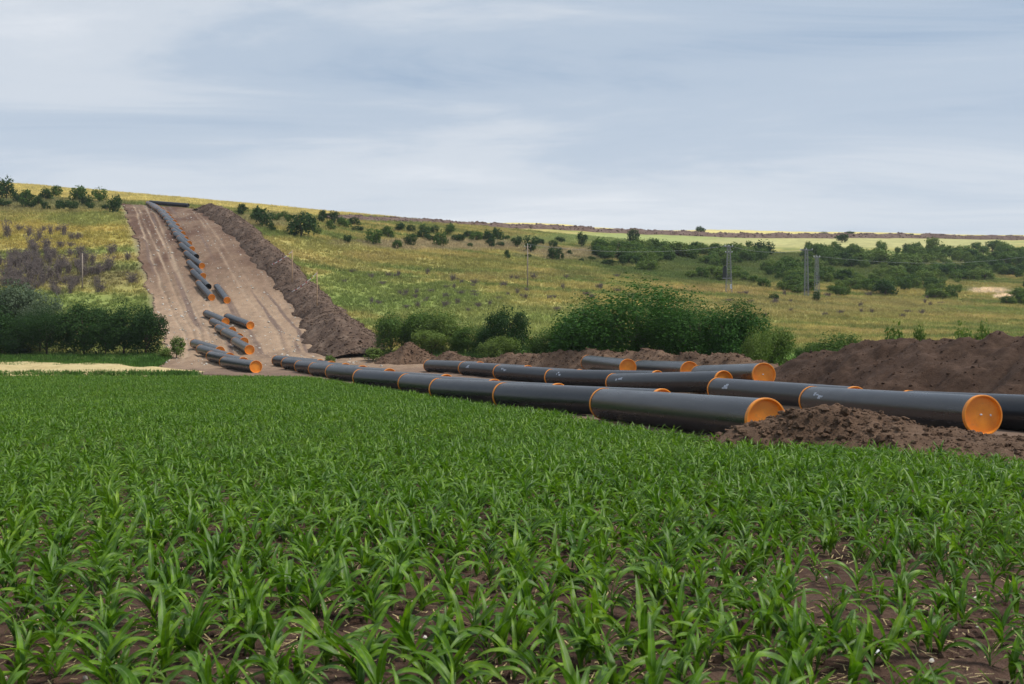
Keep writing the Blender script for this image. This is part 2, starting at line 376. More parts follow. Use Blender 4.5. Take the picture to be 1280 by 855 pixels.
EDGE = np.array([(17.5, 5), (13.5, 14), (10.4, 20.5), (5.9, 26.2), (2.75, 37.4), (1.9, 42), (-1.3, 50), (-5.0, 59), (-8.1, 67), (-12.3, 75), (-16.5, 84), (-21, 91)])
def edgeX(Y): return np.interp(Y, EDGE[:, 1], EDGE[:, 0], left=22)
_lp = [hit(*q) for q in ((207, 441), (202, 418), (190, 381), (183, 355), (177, 333), (170, 310), (164, 291.5), (157, 270), (151.5, 255.5))]
_rp = [hit(*q) for q in ((440, 442), (425, 415), (398, 388), (372, 362), (345, 328), (325, 303), (308, 283), (292, 270), (282, 263))]
LEFT = np.array([(5, 17.3), (14, 13.3), (20.5, 10.2), (26.2, 5.7), (37.4, 2.5), (42, 1.7), (50, -1.5), (59, -5.2), (67, -8.3), (75, -12.5), (84, -17), (91, -22), (97, -33), (110, -41)] + [(p.y, p.x) for p in _lp])
RIGHT = np.array([(5, 26), (20, 26), (50, 27), (70, 17), (85, 9), (100, 0), (118, -13)] + [(p.y, p.x) for p in _rp])
YTOP = min(_lp[-1].y, _rp[-1].y + 6)
def stripL(Y): return np.interp(Y, LEFT[:, 0], LEFT[:, 1])
def stripR(Y): return np.interp(Y, RIGHT[:, 0], RIGHT[:, 1])

RIDGE_SPOIL = [(405, 272), (425, 270), (540, 275.5), (640, 281.5), (760, 287.2), (860, 291), (960, 294), (1060, 294), (1150, 294.5), (1240, 295.5), (1400, 297)]
def cover(X, Y):
    """colour of the plant cover by place"""
    z = T(X, Y); px, py = project(X, np.maximum(Y, 1), z)
    band = fbm(X / 30 + 0.2 * Y / 30, Y / 7, 4, 2); spot = fbm(X / 6, Y / 6, 3, 9); wide = fbm(X / 45, Y / 30, 3, 21)
    G = np.array((0.14, 0.185, 0.045)); Yl = np.array((0.27, 0.25, 0.075)); O = np.array((0.30, 0.245, 0.10))
    c = lerp(G, Yl, sstep(0.34, 0.57, band)[:, None]); c = lerp(c, O, (sstep(0.62, 0.75, band * 0.7 + spot * 0.3) * 0.8)[:, None])
    blobs = [(80, 292, 140, 26, (0.30, 0.25, 0.05), .7), (110, 275, 70, 9, (0.17, 0.21, 0.05), .8), (60, 342, 130, 24, (0.12, 0.115, 0.05), .7), (120, 385, 170, 24, (0.13, 0.185, 0.042), .85),
             (500, 372, 150, 24, (0.135, 0.20, 0.045), .85), (420, 352, 70, 12, (0.14, 0.20, 0.045), .8), (620, 400, 200, 25, (0.16, 0.205, 0.052), .8), (480, 322, 170, 11, (0.26, 0.225, 0.07), .5), (420, 308, 90, 9, (0.20, 0.21, 0.055), .7),
             (620, 330, 160, 9, (0.19, 0.20, 0.05), .7), (560, 306, 150, 9, (0.27, 0.225, 0.15), .75), (720, 317, 90, 9, (0.26, 0.22, 0.145), .75), (640, 345, 90, 6, (0.27, 0.225, 0.08), .5),
             (1010, 383, 240, 15, (0.24, 0.22, 0.08), .7), (900, 362, 90, 7, (0.28, 0.22, 0.085), .55), (1100, 400, 150, 12, (0.21, 0.21, 0.06), .6), (800, 299, 190, 9, (0.19, 0.25, 0.085), .9), (1080, 303, 250, 9, (0.28, 0.29, 0.125), .9),
             (1010, 335, 330, 26, (0.085, 0.135, 0.033), .85), (60, 256, 110, 10, (0.16, 0.16, 0.07), .7), (330, 275, 60, 10, (0.23, 0.2, 0.11), .6), (1200, 330, 60, 8, (0.25, 0.25, 0.09), .5),
             (1236, 364, 30, 4.5, (0.5, 0.44, 0.34), .95), (1255, 371, 16, 2.5, (0.62, 0.56, 0.47), .95)]
    for bx, by, rx, ry, cc, s in blobs:
        d = np.sqrt(((px - bx) / rx) ** 2 + ((py - by) / ry) ** 2) + (spot - 0.5) * 0.5
        w = (1 - sstep(0.55, 1.1, d)) * s * np.where(Y > 95, 1, 0)
        c = lerp(c, np.array(cc), w[:, None])
    rl = np.interp(px, [-400, 0, 180, 300] + [p[0] for p in RIDGE_SPOIL], [240, 246, 252.5, 262] + [p[1] for p in RIDGE_SPOIL])
    top = sstep(-0.5, 1.5, rl - py) * (Y > 230) + (Y > 900)
    top = np.clip(top, 0, 1)
    c = lerp(c, lerp(np.array((0.37, 0.345, 0.12)), np.array((0.43, 0.385, 0.14)), wide[:, None]), top[:, None])
    val = 1 - sstep(118, 136, Y); c = lerp(c, np.array((0.075, 0.15, 0.026)) * (0.7 + 0.6 * spot[:, None]), val[:, None])
    c = c * (0.75 + 0.5 * spot[:, None])
    c = c * np.array((1.60, 1.45, 1.36)); c = lerp(c, c.mean(1, keepdims=True) * np.array((1.15, 1.05, .72)), 0.18)
    sh = sstep(-1.5, 1.5, X - stripL(Y)) * sstep(-1.5, 1.5, stripR(Y) - X) * (Y < YTOP)
    return lerp(c, np.array((0.2, 0.15, 0.11)), sh[:, None])

# ------------------------------------------------------------------ the ground sheet
us = np.linspace(-0.95, 0.95, 400)
rows = [-45, -35, -25, -15, -8, -4, 0, 3]
y = 5.0
while y < 1400: rows.append(y); y *= 1.0135; y += 0.12
rows = np.array(rows)
YY, UU = np.meshgrid(rows, us, indexing='ij'); XX = UU * np.maximum(YY, 34)
x_, y_ = XX.ravel(), YY.ravel(); z_ = T(x_, y_)
under = (sstep(0.5, 2.5, x_ - stripL(y_)) * sstep(0.5, 2.5, stripR(y_) - x_) * (y_ < YTOP - 5)) + (sstep(0.5, 2.5, edgeX(y_) - x_) * (y_ < 90))
z_ = z_ - 0.35 * np.clip(under, 0, 1) - 0.03
g = link('ground', mesh_np('ground', np.stack([x_, y_, z_], 1), grid_faces(*XX.shape), M['ground'], True, cols={'cover': cover(x_, y_)}))
tag(g, kind='structure')

# cultivated soil of the corn field
ry = np.concatenate([np.arange(-6, 16, 0.09), np.arange(16, 40, 0.25), np.arange(40, 93, 0.8)])
ts = np.linspace(0, 1, 260)
YY, TT = np.meshgrid(ry, ts, indexing='ij'); L0 = -np.maximum(np.abs(YY) * 0.75 + 6, 12)
XX = L0 + (edgeX(YY) + 0.3 - L0) * TT; XX = np.where(YY < 14, L0 + (np.minimum(edgeX(YY), 14) - L0) * TT, XX)
x_, y_ = XX.ravel(), YY.ravel()
fd = np.clip((60 - y_) / 60, 0.15, 1)
z_ = T(x_, y_) + ((fbm(x_ * 3, y_ * 3, 4, 31) - 0.5) * 0.10 + (fbm(x_ * 12, y_ * 12, 2, 41) - 0.5) * 0.03) * fd + 0.01
g = link('field_soil', mesh_np('field_soil', np.stack([x_, y_, z_], 1), grid_faces(*XX.shape), M['soil'], True)); tag(g, kind='structure')

# graded earth strip: under the pipes and straight up the hill, with wheel ruts
ry = np.concatenate([np.arange(6, 100, 0.7), np.arange(100, YTOP + 1, 0.5)]); ts = np.linspace(0, 1, 170)
YY, TT = np.meshgrid(ry, ts, indexing='ij')
wob = (vnoise(YY / 3.0, YY * 0 + 3, 4) - 0.5) * 2.2 * sstep(95, 125, YY) + (vnoise(YY / 0.9, YY * 0 + 3, 14) - 0.5) * 0.8 * sstep(95, 125, YY)
LX = stripL(YY); RX = stripR(YY); XX = LX + (RX - LX) * TT + wob * (1 - TT) ** 14
x_, y_ = XX.ravel(), YY.ravel(); tt = TT.ravel()
rut = np.zeros_like(x_); ruttone = np.zeros_like(x_)
hillw = sstep(112, 135, y_)
for rc, rw, dp in ((0.10, .010, .18), (0.155, .010, .15), (0.215, .012, .2), (0.27, .012, .16), (0.335, .010, .1), (0.40, .012, .08), (0.62, .012, .08), (0.70, .012, .07), (0.83, .015, .05)):
    cc = rc + (vnoise(y_ / 75, y_ * 0, int(rc * 100)) - 0.5) * 0.07
    w = np.exp(-((tt - cc) / rw) ** 2); rut += w * dp; ruttone += w * (dp / .2) * (vnoise(y_ / 9, y_ * 0 + 2, int(rc * 71)))
lump = (fbm(x_ / 1.6, y_ / 1.6, 4, 51) - 0.5) * 0.35
z_ = T(x_, y_) + 0.03 - rut * hillw + lump * np.where(hillw > 0, 1, .6) - 0.5 * (tt <= 0) * (y_ > 96) - 0.12 * (tt <= 0)
edge_ridge = np.exp(-((tt - 0.012) / 0.012) ** 2) * hillw * 0.35 * vnoise(y_ / 1.5, y_ * 0, 77); z_ += edge_ridge
pz = np.array((0.345, 0.24, 0.16)); rz = np.array((0.125, 0.072, 0.049)); gz = np.array((0.24, 0.162, 0.108)); wet = np.array((0.17, 0.115, 0.09))
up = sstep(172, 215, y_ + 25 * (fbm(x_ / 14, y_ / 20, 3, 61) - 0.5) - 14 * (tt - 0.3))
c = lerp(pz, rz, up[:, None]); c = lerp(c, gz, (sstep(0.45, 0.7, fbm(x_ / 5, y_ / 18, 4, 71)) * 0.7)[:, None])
c = lerp(c, np.array((0.40, 0.295, 0.205)), np.clip(ruttone * 1.3, 0, 0.8)[:, None])
c = lerp(c, np.array((0.16, 0.11, 0.088)), (0.9 * sstep(0.55, 0.75, fbm(tt * 22, y_ / 50, 3, 91)) * hillw)[:, None])
flat = 1 - sstep(100, 122, y_); c = lerp(c, lerp(wet, gz, fbm(x_ / 3, y_ / 3, 4, 81)[:, None]), flat[:, None])
right = sstep(0.86, 0.95, tt) * hillw; c = lerp(c, np.array((0.2, 0.15, 0.10)), right[:, None])
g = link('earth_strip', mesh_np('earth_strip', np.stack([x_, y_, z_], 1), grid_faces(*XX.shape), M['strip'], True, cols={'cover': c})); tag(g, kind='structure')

# band of dry straw at the far end of the corn
xs = np.linspace(-92, -30, 180); ts = np.linspace(0, 1, 24)
XX, TT = np.meshgrid(xs, ts, indexing='ij')
w0 = 90.5 + 2.0 * (vnoise(XX / 5, XX * 0, 3) - .5); w1 = lerp(118.0, 103.0, sstep(-50, -33, XX)) + 3.0 * (vnoise(XX / 4, XX * 0, 6) - .5)
YY = w0 + (w1 - w0) * TT; x_, y_ = XX.ravel(), YY.ravel(); t_ = TT.ravel()
z_ = T(x_, y_) + np.sin(t_ * math.pi) ** 0.5 * 0.65 * sstep(-30, -36, x_) * (0.6 + 0.6 * fbm(x_ / 2, y_ / 2, 3, 13)) - 0.05
g = link('straw_path', mesh_np('straw_path', np.stack([x_, y_, z_], 1), grid_faces(*XX.shape)[:, ::-1], M['straw'], True)); tag(g, kind='structure')

# ------------------------------------------------------------------ spoil heaps (real mounds with clods)
ICO = None
def ico():
    p = (1 + 5 ** .5) / 2
    V = np.array([(-1, p, 0), (1, p, 0), (-1, -p, 0), (1, -p, 0), (0, -1, p), (0, 1, p), (0, -1, -p), (0, 1, -p), (p, 0, -1), (p, 0, 1), (-p, 0, -1), (-p, 0, 1)]) / 1.9
    Fc = np.array([(0, 11, 5), (0, 5, 1), (0, 1, 7), (0, 7, 10), (0, 10, 11), (1, 5, 9), (5, 11, 4), (11, 10, 2), (10, 7, 6), (7, 1, 8), (3, 9, 4), (3, 4, 2), (3, 2, 6), (3, 6, 8), (3, 8, 9), (4, 9, 5), (2, 4, 11), (6, 2, 10), (8, 6, 7), (9, 8, 1)])
    return V, Fc
IV, IF = ico()
def scatter_lumps(P, size):
    """joined lumps: random squashed, jittered icosahedra at points P"""
    n = len(P); V = IV[None] * (1 + rng.uniform(-.35, .35, (n, 12, 1))) * rng.uniform(.6, 1.3, (n, 1, 3))
    a = rng.uniform(0, 6.28, n); ca, sa = np.cos(a)[:, None], np.sin(a)[:, None]
    V = np.stack([V[..., 0] * ca - V[..., 1] * sa, V[..., 0] * sa + V[..., 1] * ca, V[..., 2] * .8], -1)
    V = V * np.asarray(size).reshape(-1, 1, 1) + np.asarray(P)[:, None, :]
    Fc = (IF[None] + (np.arange(n) * 12)[:, None, None]).reshape(-1, 3)
    return V.reshape(-1, 3), Fc
def heap(name, label, spine, material, res_s=0.35, nt_=44, rough=0.5, nclod=1500, csize=(0.06, 0.22), seed=1, cat='earth mound', skew=0.0, freq=1.0, sharp=1.25, hvar=.55):
    """spine: (x, y, height, half_width) points along the crest"""
    sp = np.array(spine, float); seg = np.r_[0, np.cumsum(np.hypot(np.diff(sp[:, 0]), np.diff(sp[:, 1])))]
    s = np.arange(0, seg[-1] + res_s, res_s); s[-1] = seg[-1]
    cx_, cy_, H, Wd = (np.interp(s, seg, sp[:, i]) for i in range(4))
    k = max(3, int(len(s) * .02) * 2 + 1); ker = np.ones(k) / k
    pad = lambda a: np.convolve(np.r_[np.full(k // 2, a[0]), a, np.full(k // 2, a[-1])], ker, 'valid')
    cx_, cy_ = pad(cx_), pad(cy_)
    tx, ty = np.gradient(cx_), np.gradient(cy_); l = np.hypot(tx, ty) + 1e-9; nx, ny = ty / l, -tx / l
    t = np.linspace(-1, 1, nt_); SS, TT = np.meshgrid(np.arange(len(s)), t, indexing='ij')
    wv = 1 + (vnoise(s / 2.5 * freq, s * 0, seed) - .5)[SS] * 0.5
    X = cx_[SS] + nx[SS] * TT * Wd[SS] * wv; Y = cy_[SS] + ny[SS] * TT * Wd[SS] * wv
    tk = TT - skew; pr = np.clip(1 - np.abs(np.where(tk < 0, tk / (1 + skew), tk / (1 - skew))), 0, 1) ** (1 / sharp); pr = pr - 0.12 * np.exp(-(tk / .12) ** 2)
    hn = H[SS] * (1 + hvar * (fbm(s / 3.2 * freq, s * 0 + 1, 3, seed + 5) - .5))[SS]
    hf = fbm(X / 1.3 * freq + Y * .11, Y / 1.3 * freq - X * .23, 5, seed + 9, 0.55) - .5
    Z = T(X, Y) + hn * pr + hf * rough * np.clip(pr * 3, 0, 1) * np.minimum(H[SS], 2.2) - 0.22 * (1 - np.clip(pr * 8, 0, 1))
    root = link(name, mesh_np(name, np.stack([X, Y, Z], -1).reshape(-1, 3), grid_faces(*X.shape), material, True))
    tag(root, label, cat)
    if nclod:
        i = rng.integers(0, X.shape[0], nclod); j = rng.integers(1, nt_ - 1, nclod)
        P = np.stack([X[i, j], Y[i, j], Z[i, j]], 1) + rng.uniform(-.15, .15, (nclod, 3)) * (1, 1, .1)
        sz = csize[0] * (csize[1] / csize[0]) ** (rng.random(nclod) ** 3.0)
        V, Fc = scatter_lumps(P, sz)
        c = link('clods', mesh_np('clods', V, Fc, material), root); c['kind'] = 'stuff'
    return root
def sp_px(pts, up=0):        # (px, py, height, half width): foot pixels on the hillside
    o = []
    for px, py, h, w in pts:
        p = hit(px, py); o.append((p.x, p.y, h, w))
    return o
heap('spoil_mound', 'long stony brown spoil bank along the right edge of the dirt slope',
     sp_px([(243, 264, .8, 2), (258, 264, 2.6, 3.5), (283, 275, 3.0, 4), (312, 299, 2.8, 4.0), (335, 322, 2.8, 4.2), (356, 342, 2.8, 4.2), (384, 373, 2.8, 4.0), (408, 401, 3.0, 4.3), (424, 422, 3.2, 5.0), (436, 441, 2.9, 4.9), (445, 449, .8, 3)]),
     M['spoil_hill'], 0.4, 48, 0.5, 7000, (0.08, 0.3), 3, freq=.8)
heap('spoil_mound', 'small pale conical earth heap left of the long brown bank behind pipes',
     [(-15.8, 117.5, .3, 1.5), (-13.9, 117.2, 1.5, 2.4), (-12.2, 117, 2.5, 3.4), (-10.7, 116.6, 1.5, 2.4), (-8.7, 116, .3, 1.5)], M['spoil'], 0.25, 44, 0.18, 900, (.05, .2), 7, sharp=1.0)
heap('spoil_mound', 'low long brown earth bank behind the pipe rows in front of the bushes',
     [(-9.2, 116, .4, 1.6), (-7.0, 113.5, 1.5, 2.4), (-4.8, 109.5, 1.1, 2.2), (-1.5, 104, 1.9, 3), (2.0, 99.5, 2.3, 3.2), (5.6, 94, 2.5, 3.2), (9.2, 88, 2.6, 3.4), (12, 82, 2.75, 3.4), (14.2, 76.5, 2.75, 3.4), (15.9, 71, 2.6, 3.4), (17.2, 66.5, 2.1, 3.0), (17.9, 63, 1.3, 2.6), (18.2, 61, .4, 2)],
     M['spoil'], 0.3, 50, 0.42, 6000, (.04, .16), 13, freq=1.1, hvar=.25)
heap('spoil_mound', 'large dark moist earth mound rising at the right behind the pipes',
     [(16.2, 63.5, .3, 2), (17.4, 60.5, 2.6, 4.6), (18.6, 58, 3.1, 5.6), (20.3, 55, 3.6, 6.4), (22.2, 52, 3.85, 7.2), (24.0, 49, 3.9, 7.8), (26.5, 45.5, 3.9, 8), (30, 40, 3.9, 8.2), (34, 33, 3.8, 8), (37, 27, 3, 6)],
     M['spoil_dark'], 0.2, 110, 0.46, 5000, (.02, .10), 17, freq=1.15, sharp=1.5, hvar=.22)
heap('spoil_mound', 'low crumbly brown earth heap between the corn edge and the nearest pipe ends',
     [(5.35, 26.9, .1, .8), (6.1, 26.2, .72, 1.3), (7.2, 25.6, 1.05, 1.6), (8.3, 25.3, 1.12, 1.9), (9.3, 25.0, .9, 1.9), (10.2, 24.5, .6, 2.0), (11.4, 24.0, .5, 2.3), (12.8, 23.5, .42, 2.5), (14.6, 23.0, .42, 2.6), (17, 22.2, .5, 2.4), (19.5, 21.5, .3, 1.6)],
     M['spoil'], 0.06, 84, 0.48, 9000, (.014, .11), 23, freq=2.2)
heap('spoil_bank', 'thin brown spoil ridge running along the skyline field to the right', sp_px([(x, y + 3.2, float(np.interp(x, [400, 640, 900, 1250], [1.5, 1.8, 2.5, 3.0])), 4.0) for x, y in RIDGE_SPOIL]), M['spoil_far'], 1.2, 20, 0.5, 2500, (.25, .8), 29, 'earth bank', freq=.35)

# ------------------------------------------------------------------ pipes
PR, PL = 0.61, 12.0
def lathe_x(prof, seg=48):
    """profile of (x, r) revolved about the x axis"""
    an = np.arange(seg) * 2 * math.pi / seg; V = []
    for x, r in prof: V.append(np.stack([np.full(seg, x), r * np.cos(an), r * np.sin(an)], 1))
    Fq = []
    for i in range(len(prof) - 1):
        for k in range(seg): Fq.append((i * seg + k, (i + 1) * seg + k, (i + 1) * seg + (k + 1) % seg, i * seg + (k + 1) % seg))
    return np.concatenate(V), np.array(Fq)
V, Fq = lathe_x([(0, PR - .022), (0, PR), (.15, PR), (4, PR), (8, PR), (PL - .15, PR), (PL, PR), (PL, PR - .022), (8, PR - .022), (4, PR - .022), (0, PR - .022)])
ME_WALL = mesh_np('pipe_wall', V, Fq[:, ::-1], M['pipe'], False)
for p_ in ME_WALL.polygons: p_.use_smooth = abs(p_.normal.x) < .5
V, Fq = lathe_x([(-.11, PR + .004), (-.11, PR + .018), (.012, PR + .02), (.02, PR + .012), (.02, PR - .022), (.0, PR - .03), (-.07, PR - .036), (-.10, PR - .05), (-.105, PR - .075), (-.098, .30), (-.096, .0)], 48)
ME_CAP = mesh_np('end_cap', V, Fq[:, ::-1], M['cap'], False)
for p_ in ME_CAP.polygons: p_.use_smooth = False
V, Fq = lathe_x([(-0.004, .0), (-.004, .03), (.02, .045), (.035, .03), (.036, 0)], 12)
ME_KNOB = mesh_np('cap_tag', V * (1, 1, .7), Fq[:, ::-1], M['white'], True)
def mark_mesh(seed):
    r = random.Random(seed); parts = []
    x0 = 1.15
    for k in range(r.randint(4, 6)):
        xa = x0 + r.uniform(0, .75); xb = xa + r.uniform(.1, .3); a0 = R(r.uniform(8, 38)); a1 = a0 + R(r.uniform(6, 15)); n = 4
        an = np.linspace(a0, a1, n); vv = []
        for a in an:
            for x in (xa + r.uniform(-.03, .03), xb + r.uniform(-.05, .05)): vv.append((x, -(PR + .004) * math.cos(a), (PR + .004) * math.sin(a)))
        parts.append((np.array(vv), grid_faces(n, 2)))
    return mesh_np('paint_mark', *merge(parts), M['mark'])
MARKS = [mark_mesh(s) for s in range(4)]
pipes = []
def add_pipe(far, near, label, group, caps=(True, True), mark=None, tags=0, skid=True):
    """far, near: centres of the two ends"""
    far, near = Vector(far), Vector(near); ax = (near - far).normalized()
    side = Vector((0, 0, 1)).cross(ax).normalized(); upv = ax.cross(side)
    rot = Matrix((ax, side, upv)).transposed().to_euler()
    base = far.lerp(near, .5) - upv * PR
    o = empty('pipe', base, rot); tag(o, label, 'pipe', group)
    link('pipe_wall', ME_WALL, o, (-PL / 2, 0, PR))
    roll = random.uniform(0, 6.28)
    if caps[0]: link('end_cap', ME_CAP, o, (-PL / 2, 0, PR), (roll, 0, math.pi))
    if caps[1]:
        c = link('end_cap', ME_CAP, o, (PL / 2, 0, PR), (0, 0, 0))
        if tags >= 1: link('cap_tag', ME_KNOB, c, (-.096, -.02, .02))
        if tags >= 2: link('cap_tag', ME_KNOB, c, (-.098, .30, 0.0), (.3, 0, 0), (.9, .7, 1.2))
    if mark is not None:
        # the side that faces the corn field is -side when the axis comes towards the camera
        link('paint_mark', MARKS[mark], o, (-PL / 2, 0, PR), (math.pi * 0.0, 0, 0))
    pipes.append((o, far, near, ax, label, skid)); return o
def solve_near(xn, Z0, xf):
    Xn = (xn - 640) / F * Z0; best = None
    for a in np.linspace(-.2, 1.2, 1401):
        X1, Y1 = Xn - PL * math.sin(a), Z0 + PL * math.cos(a)
        e = abs(640 + F * X1 / Y1 - xf)
        if best is None or e < best[0]: best = (e, X1, Y1)
    return Xn, best[1], best[2]
ORD = ['nearest', 'second', 'third', 'fourth', 'fifth', 'sixth', 'seventh', 'eighth', 'ninth', 'tenth', 'eleventh', 'twelfth', 'thirteenth', 'fourteenth', 'fifteenth', 'sixteenth', 'seventeenth', 'eighteenth', 'nineteenth', 'twentieth', 'twenty-first', 'twenty-second', 'twenty-third', 'twenty-fourth']
GAP = 0.05
ROW = []
def seg_gap(a0, a1, b0, b1):
    t = np.linspace(0, 1, 41)[:, None]; A = np.array(a0) * (1 - t) + np.array(a1) * t; B = np.array(b0) * (1 - t) + np.array(b1) * t
    return float(np.sqrt(((A[:, None] - B[None]) ** 2).sum(-1)).min())
def clear_solve(xn, Z0, xf):
    """push a pipe back along its line of sight until it lies clear of the ones placed before"""
    while True:
        Xn, Xf, Yf = solve_near(xn, Z0, xf)
        if all(seg_gap((Xn, Z0), (Xf, Yf), *q) > 1.34 for q in ROW): break
        Z0 += 0.25
    ROW.append(((Xn, Z0), (Xf, Yf))); return Xn, Z0, Xf, Yf
def flat_pipe(xn, Z0, xf, label, group, zoff=0.0, **k):
    Xn, Z0, Xf, Yf = clear_solve(xn, Z0, xf)
    zn = T1(Xn, Z0) + PR + GAP + zoff; zf = T1(Xf, Yf) + PR + GAP + zoff
    return add_pipe((Xf, Yf, zf), (Xn, Z0, zn), label, group, **k)
front = [(958, 27.9, 755), (828, 34.8, 629), (698, 44, 548), (618, 54, 508), (558, 63, 450), (487, 75, 415), (453, 82, 393), (432, 88, 375), (414, 94, 358), (400, 100, 346)]
for i, (a, b, c) in enumerate(front):
    flat_pipe(a, b, c, ('nearest black pipe of the front row, its orange cap half behind the dirt heap' if i == 0 else ('farthest black pipe at the left end of the front row beside the corn' if i == 9 else '%s black pipe from the camera in the front row along the corn' % ORD[i])), 'black pipes in the front row along the corn', zoff=0.0)
back = [(1229, 30.4, 1016), (1069, 41.7, 897), (905, 52, 767), (822, 62, 689), (725, 71, 624), (660, 79, 580), (600, 87, 536)]
for i, (a, b, c) in enumerate(back):
    flat_pipe(a, b, c, 'black pipe at the right with its round orange cap facing the viewer whole' if i == 0 else '%s black pipe in the second row with a white scribble' % ORD[i] if i < 6 else '%s black pipe from the camera in the second row' % ORD[i], 'black pipes in the second row', tags=2 if i == 0 else 0, mark=i % 4 if i < 6 else None, zoff=0.0 if i else 0.0)
cl = ['nearest black pipe of three raised behind the second row, full orange cap', 'middle black pipe of three raised behind the second row', 'farthest left black pipe of three raised behind the second row']
for i, (a, b, c) in enumerate([(955, 47, 874), (862, 60, 800), (785, 72, 735)]):
    flat_pipe(a, b, c, cl[i], 'black pipes in the short third row', tags=1 if i == 0 else 0, zoff=(.03, .16, .3)[i])
fx, fy = (1135 - 640) / F * 38, 38.0; a = R(25); nx_, ny_ = fx + PL * math.sin(a), fy - PL * math.cos(a)
add_pipe((fx, fy, T1(fx, fy) + PR + .0), (nx_, ny_, T1(nx_, ny_) + PR + .0), 'black pipe running out of frame at the right edge behind the large orange cap', 'black pipes in the short third row')
ql = ['black pipe with square-on orange end at the far left end of the corn', 'second of the overlapping black pipes at the far left end of the corn', 'third of the overlapping black pipes at the far left end of the corn', 'leftmost of the overlapping black pipes at the foot of the dirt slope']
for i, (a, b, c) in enumerate([(320, 99, 281), (304, 105, 264), (287, 110, 251), (275, 115, 243)]):
    flat_pipe(a, b, c, ql[i], 'overlapping black pipes at the left end of the corn', zoff=0.0, skid=False)
# pipes strung down the hillside: near-end centre and far-end column in the photograph
def hill_pipe(xn, yn, xf, label, group, caps=(True, True)):
    p = hit(xn, yn + 4.2); best = None
    for ang in np.linspace(-.3, 1.45, 500):
        X1, Y1 = p.x - PL * math.sin(ang), p.y + PL * math.cos(ang)
        dz = T1(X1, Y1) - p.z; f = PL / math.hypot(PL, dz)
        X1, Y1 = p.x - PL * f * math.sin(ang), p.y + PL * f * math.cos(ang)
        e = abs(640 + F * X1 / Y1 - xf)
        if best is None or e < best[0]: best = (e, X1, Y1)
    _, X1, Y1 = best
    m = Vector(((p.x + X1) / 2, (p.y + Y1) / 2, 0)); m.z = T1(m.x, m.y)
    z0, z1 = T1(p.x, p.y), T1(X1, Y1); lift = max(0, (m.z - (z0 + z1) / 2)) + .02
    add_pipe((X1, Y1, z1 + PR + lift), (p.x, p.y, z0 + PR + lift), label, group, caps, skid=False)
G_H = 'pipes strung down the dirt slope'
hill_pipe(312, 439.5, 294, 'grey-black pipe at the bottom of the dirt slope with the largest orange cap', G_H)
for i, (a, b, c) in enumerate([(305, 429, 281), (299, 424, 273), (290, 415, 266), (282, 403, 258)]):
    hill_pipe(a, b, c, '%s pipe up from the bottom of the lower group on the dirt slope' % ORD[i + 1], G_H)
hill_pipe(313, 408, 284, 'black pipe set apart to the right of the lower group on the dirt slope', G_H)
hill_pipe(284, 376, 271, 'short-looking pipe set apart to the right at the foot of the upper chain', G_H)
upper = [(264.7, 372.5, 248), (260.6, 358.7, 241), (253.8, 345, 236), (252.5, 332, 232.6), (245.5, 321, 226), (240, 311, 223.6), (236.5, 304.7, 219), (232, 298.5, 216.5), (228.7, 292, 213), (225, 286.5, 210), (221.5, 281.5, 207), (218, 277, 204.5), (215, 273.3, 202), (212, 270, 199.5), (209, 267, 197), (206, 264.4, 194.5), (203.3, 262, 192), (200.6, 260, 189.5), (198, 258.2, 187), (195.4, 256.8, 184.5)]
for i, (a, b, c) in enumerate(upper):
    op = i in (1, 4)
    hill_pipe(a, b, c, ('lowest pipe of the upper chain on the dirt slope, round orange cap' if i == 0 else ('uncapped dark-ended pipe, %s up the upper chain on the dirt slope' if op else '%s pipe from the bottom of the upper chain on the dirt slope') % ORD[i]), G_H, (True, not op))
p0 = hit(236, 260.5); q0 = hit(205, 258.0); dv = (q0 - p0); dv.z = 0; dv = dv.normalized() * PL
add_pipe((p0.x + dv.x, p0.y + dv.y, T1(p0.x + dv.x, p0.y + dv.y) + PR + .25), (p0.x, p0.y, T1(p0.x, p0.y) + PR + .25), 'dark pipe lying crosswise at the top of the dirt slope', G_H, (False, False), skid=False)

# timber skids under the pipes on the flat
SK = [mesh_np('timber_skid', *box(-.13, .13, -.75, .75, 0, 1), M['timber'])]
for o, far, near, ax, label, skid in pipes:
    if not skid: continue
    for k, f in enumerate((0.18, 0.80)):
        c = far.lerp(near, f); bot = c.z - PR; gz_ = min(T1(c.x + dx, c.y) for dx in (-.4, 0, .4))
        h = bot - gz_ + 0.22
        s_ = link('timber_skid', SK[0], None, (c.x, c.y, gz_ - 0.2), (0, 0, math.atan2(ax.y, ax.x)), (1, random.uniform(.9, 1.15), h))
        tag(s_, 'timber block, %s end, under %s' % ('far' if k == 0 else 'near', ' '.join(label.split(',')[0].split()[:10])), 'timber block', 'timber blocks under the pipes')

# ------------------------------------------------------------------ poles, pylons, marker posts
def bar(p, q, r, seg=6): return tube([p, q], [r, r], seg)
def util_pole(px, py, h, label, arm=True):
    b = hit(px, py); o = empty('utility_pole', b); tag(o, label, 'utility pole')
    link('post', mesh_np('post', *tube([(0, 0, -.4), (0, 0, h * .5), (0, 0, h)], [.15, .125, .1], 10), M['pole'], True), o)
    if arm:
        link('crossarm', mesh_np('crossarm', *box(-.75, .75, -.06, .06, h - .55, h - .42), M['pole']), o)
        for x in (-.65, 0, .65): link('insulator', mesh_np('insulator', *tube([(x, 0, h - .42 if x else h), (x, 0, h - .25 if x else h + .17), (x, 0, h - .18 if x else h + .24)], [.05, .06, .02], 8), M['white'], True), o)
    else:
        link('lamp_bracket', mesh_np('lamp_bracket', *box(-.12, .2, -.07, .07, h - .1, h + .12), M['dark_box']), o)
    return b, h
pA = util_pole(103, 363, 7.2, 'weathered wooden pole on the slope above the dark bushes at left', False)
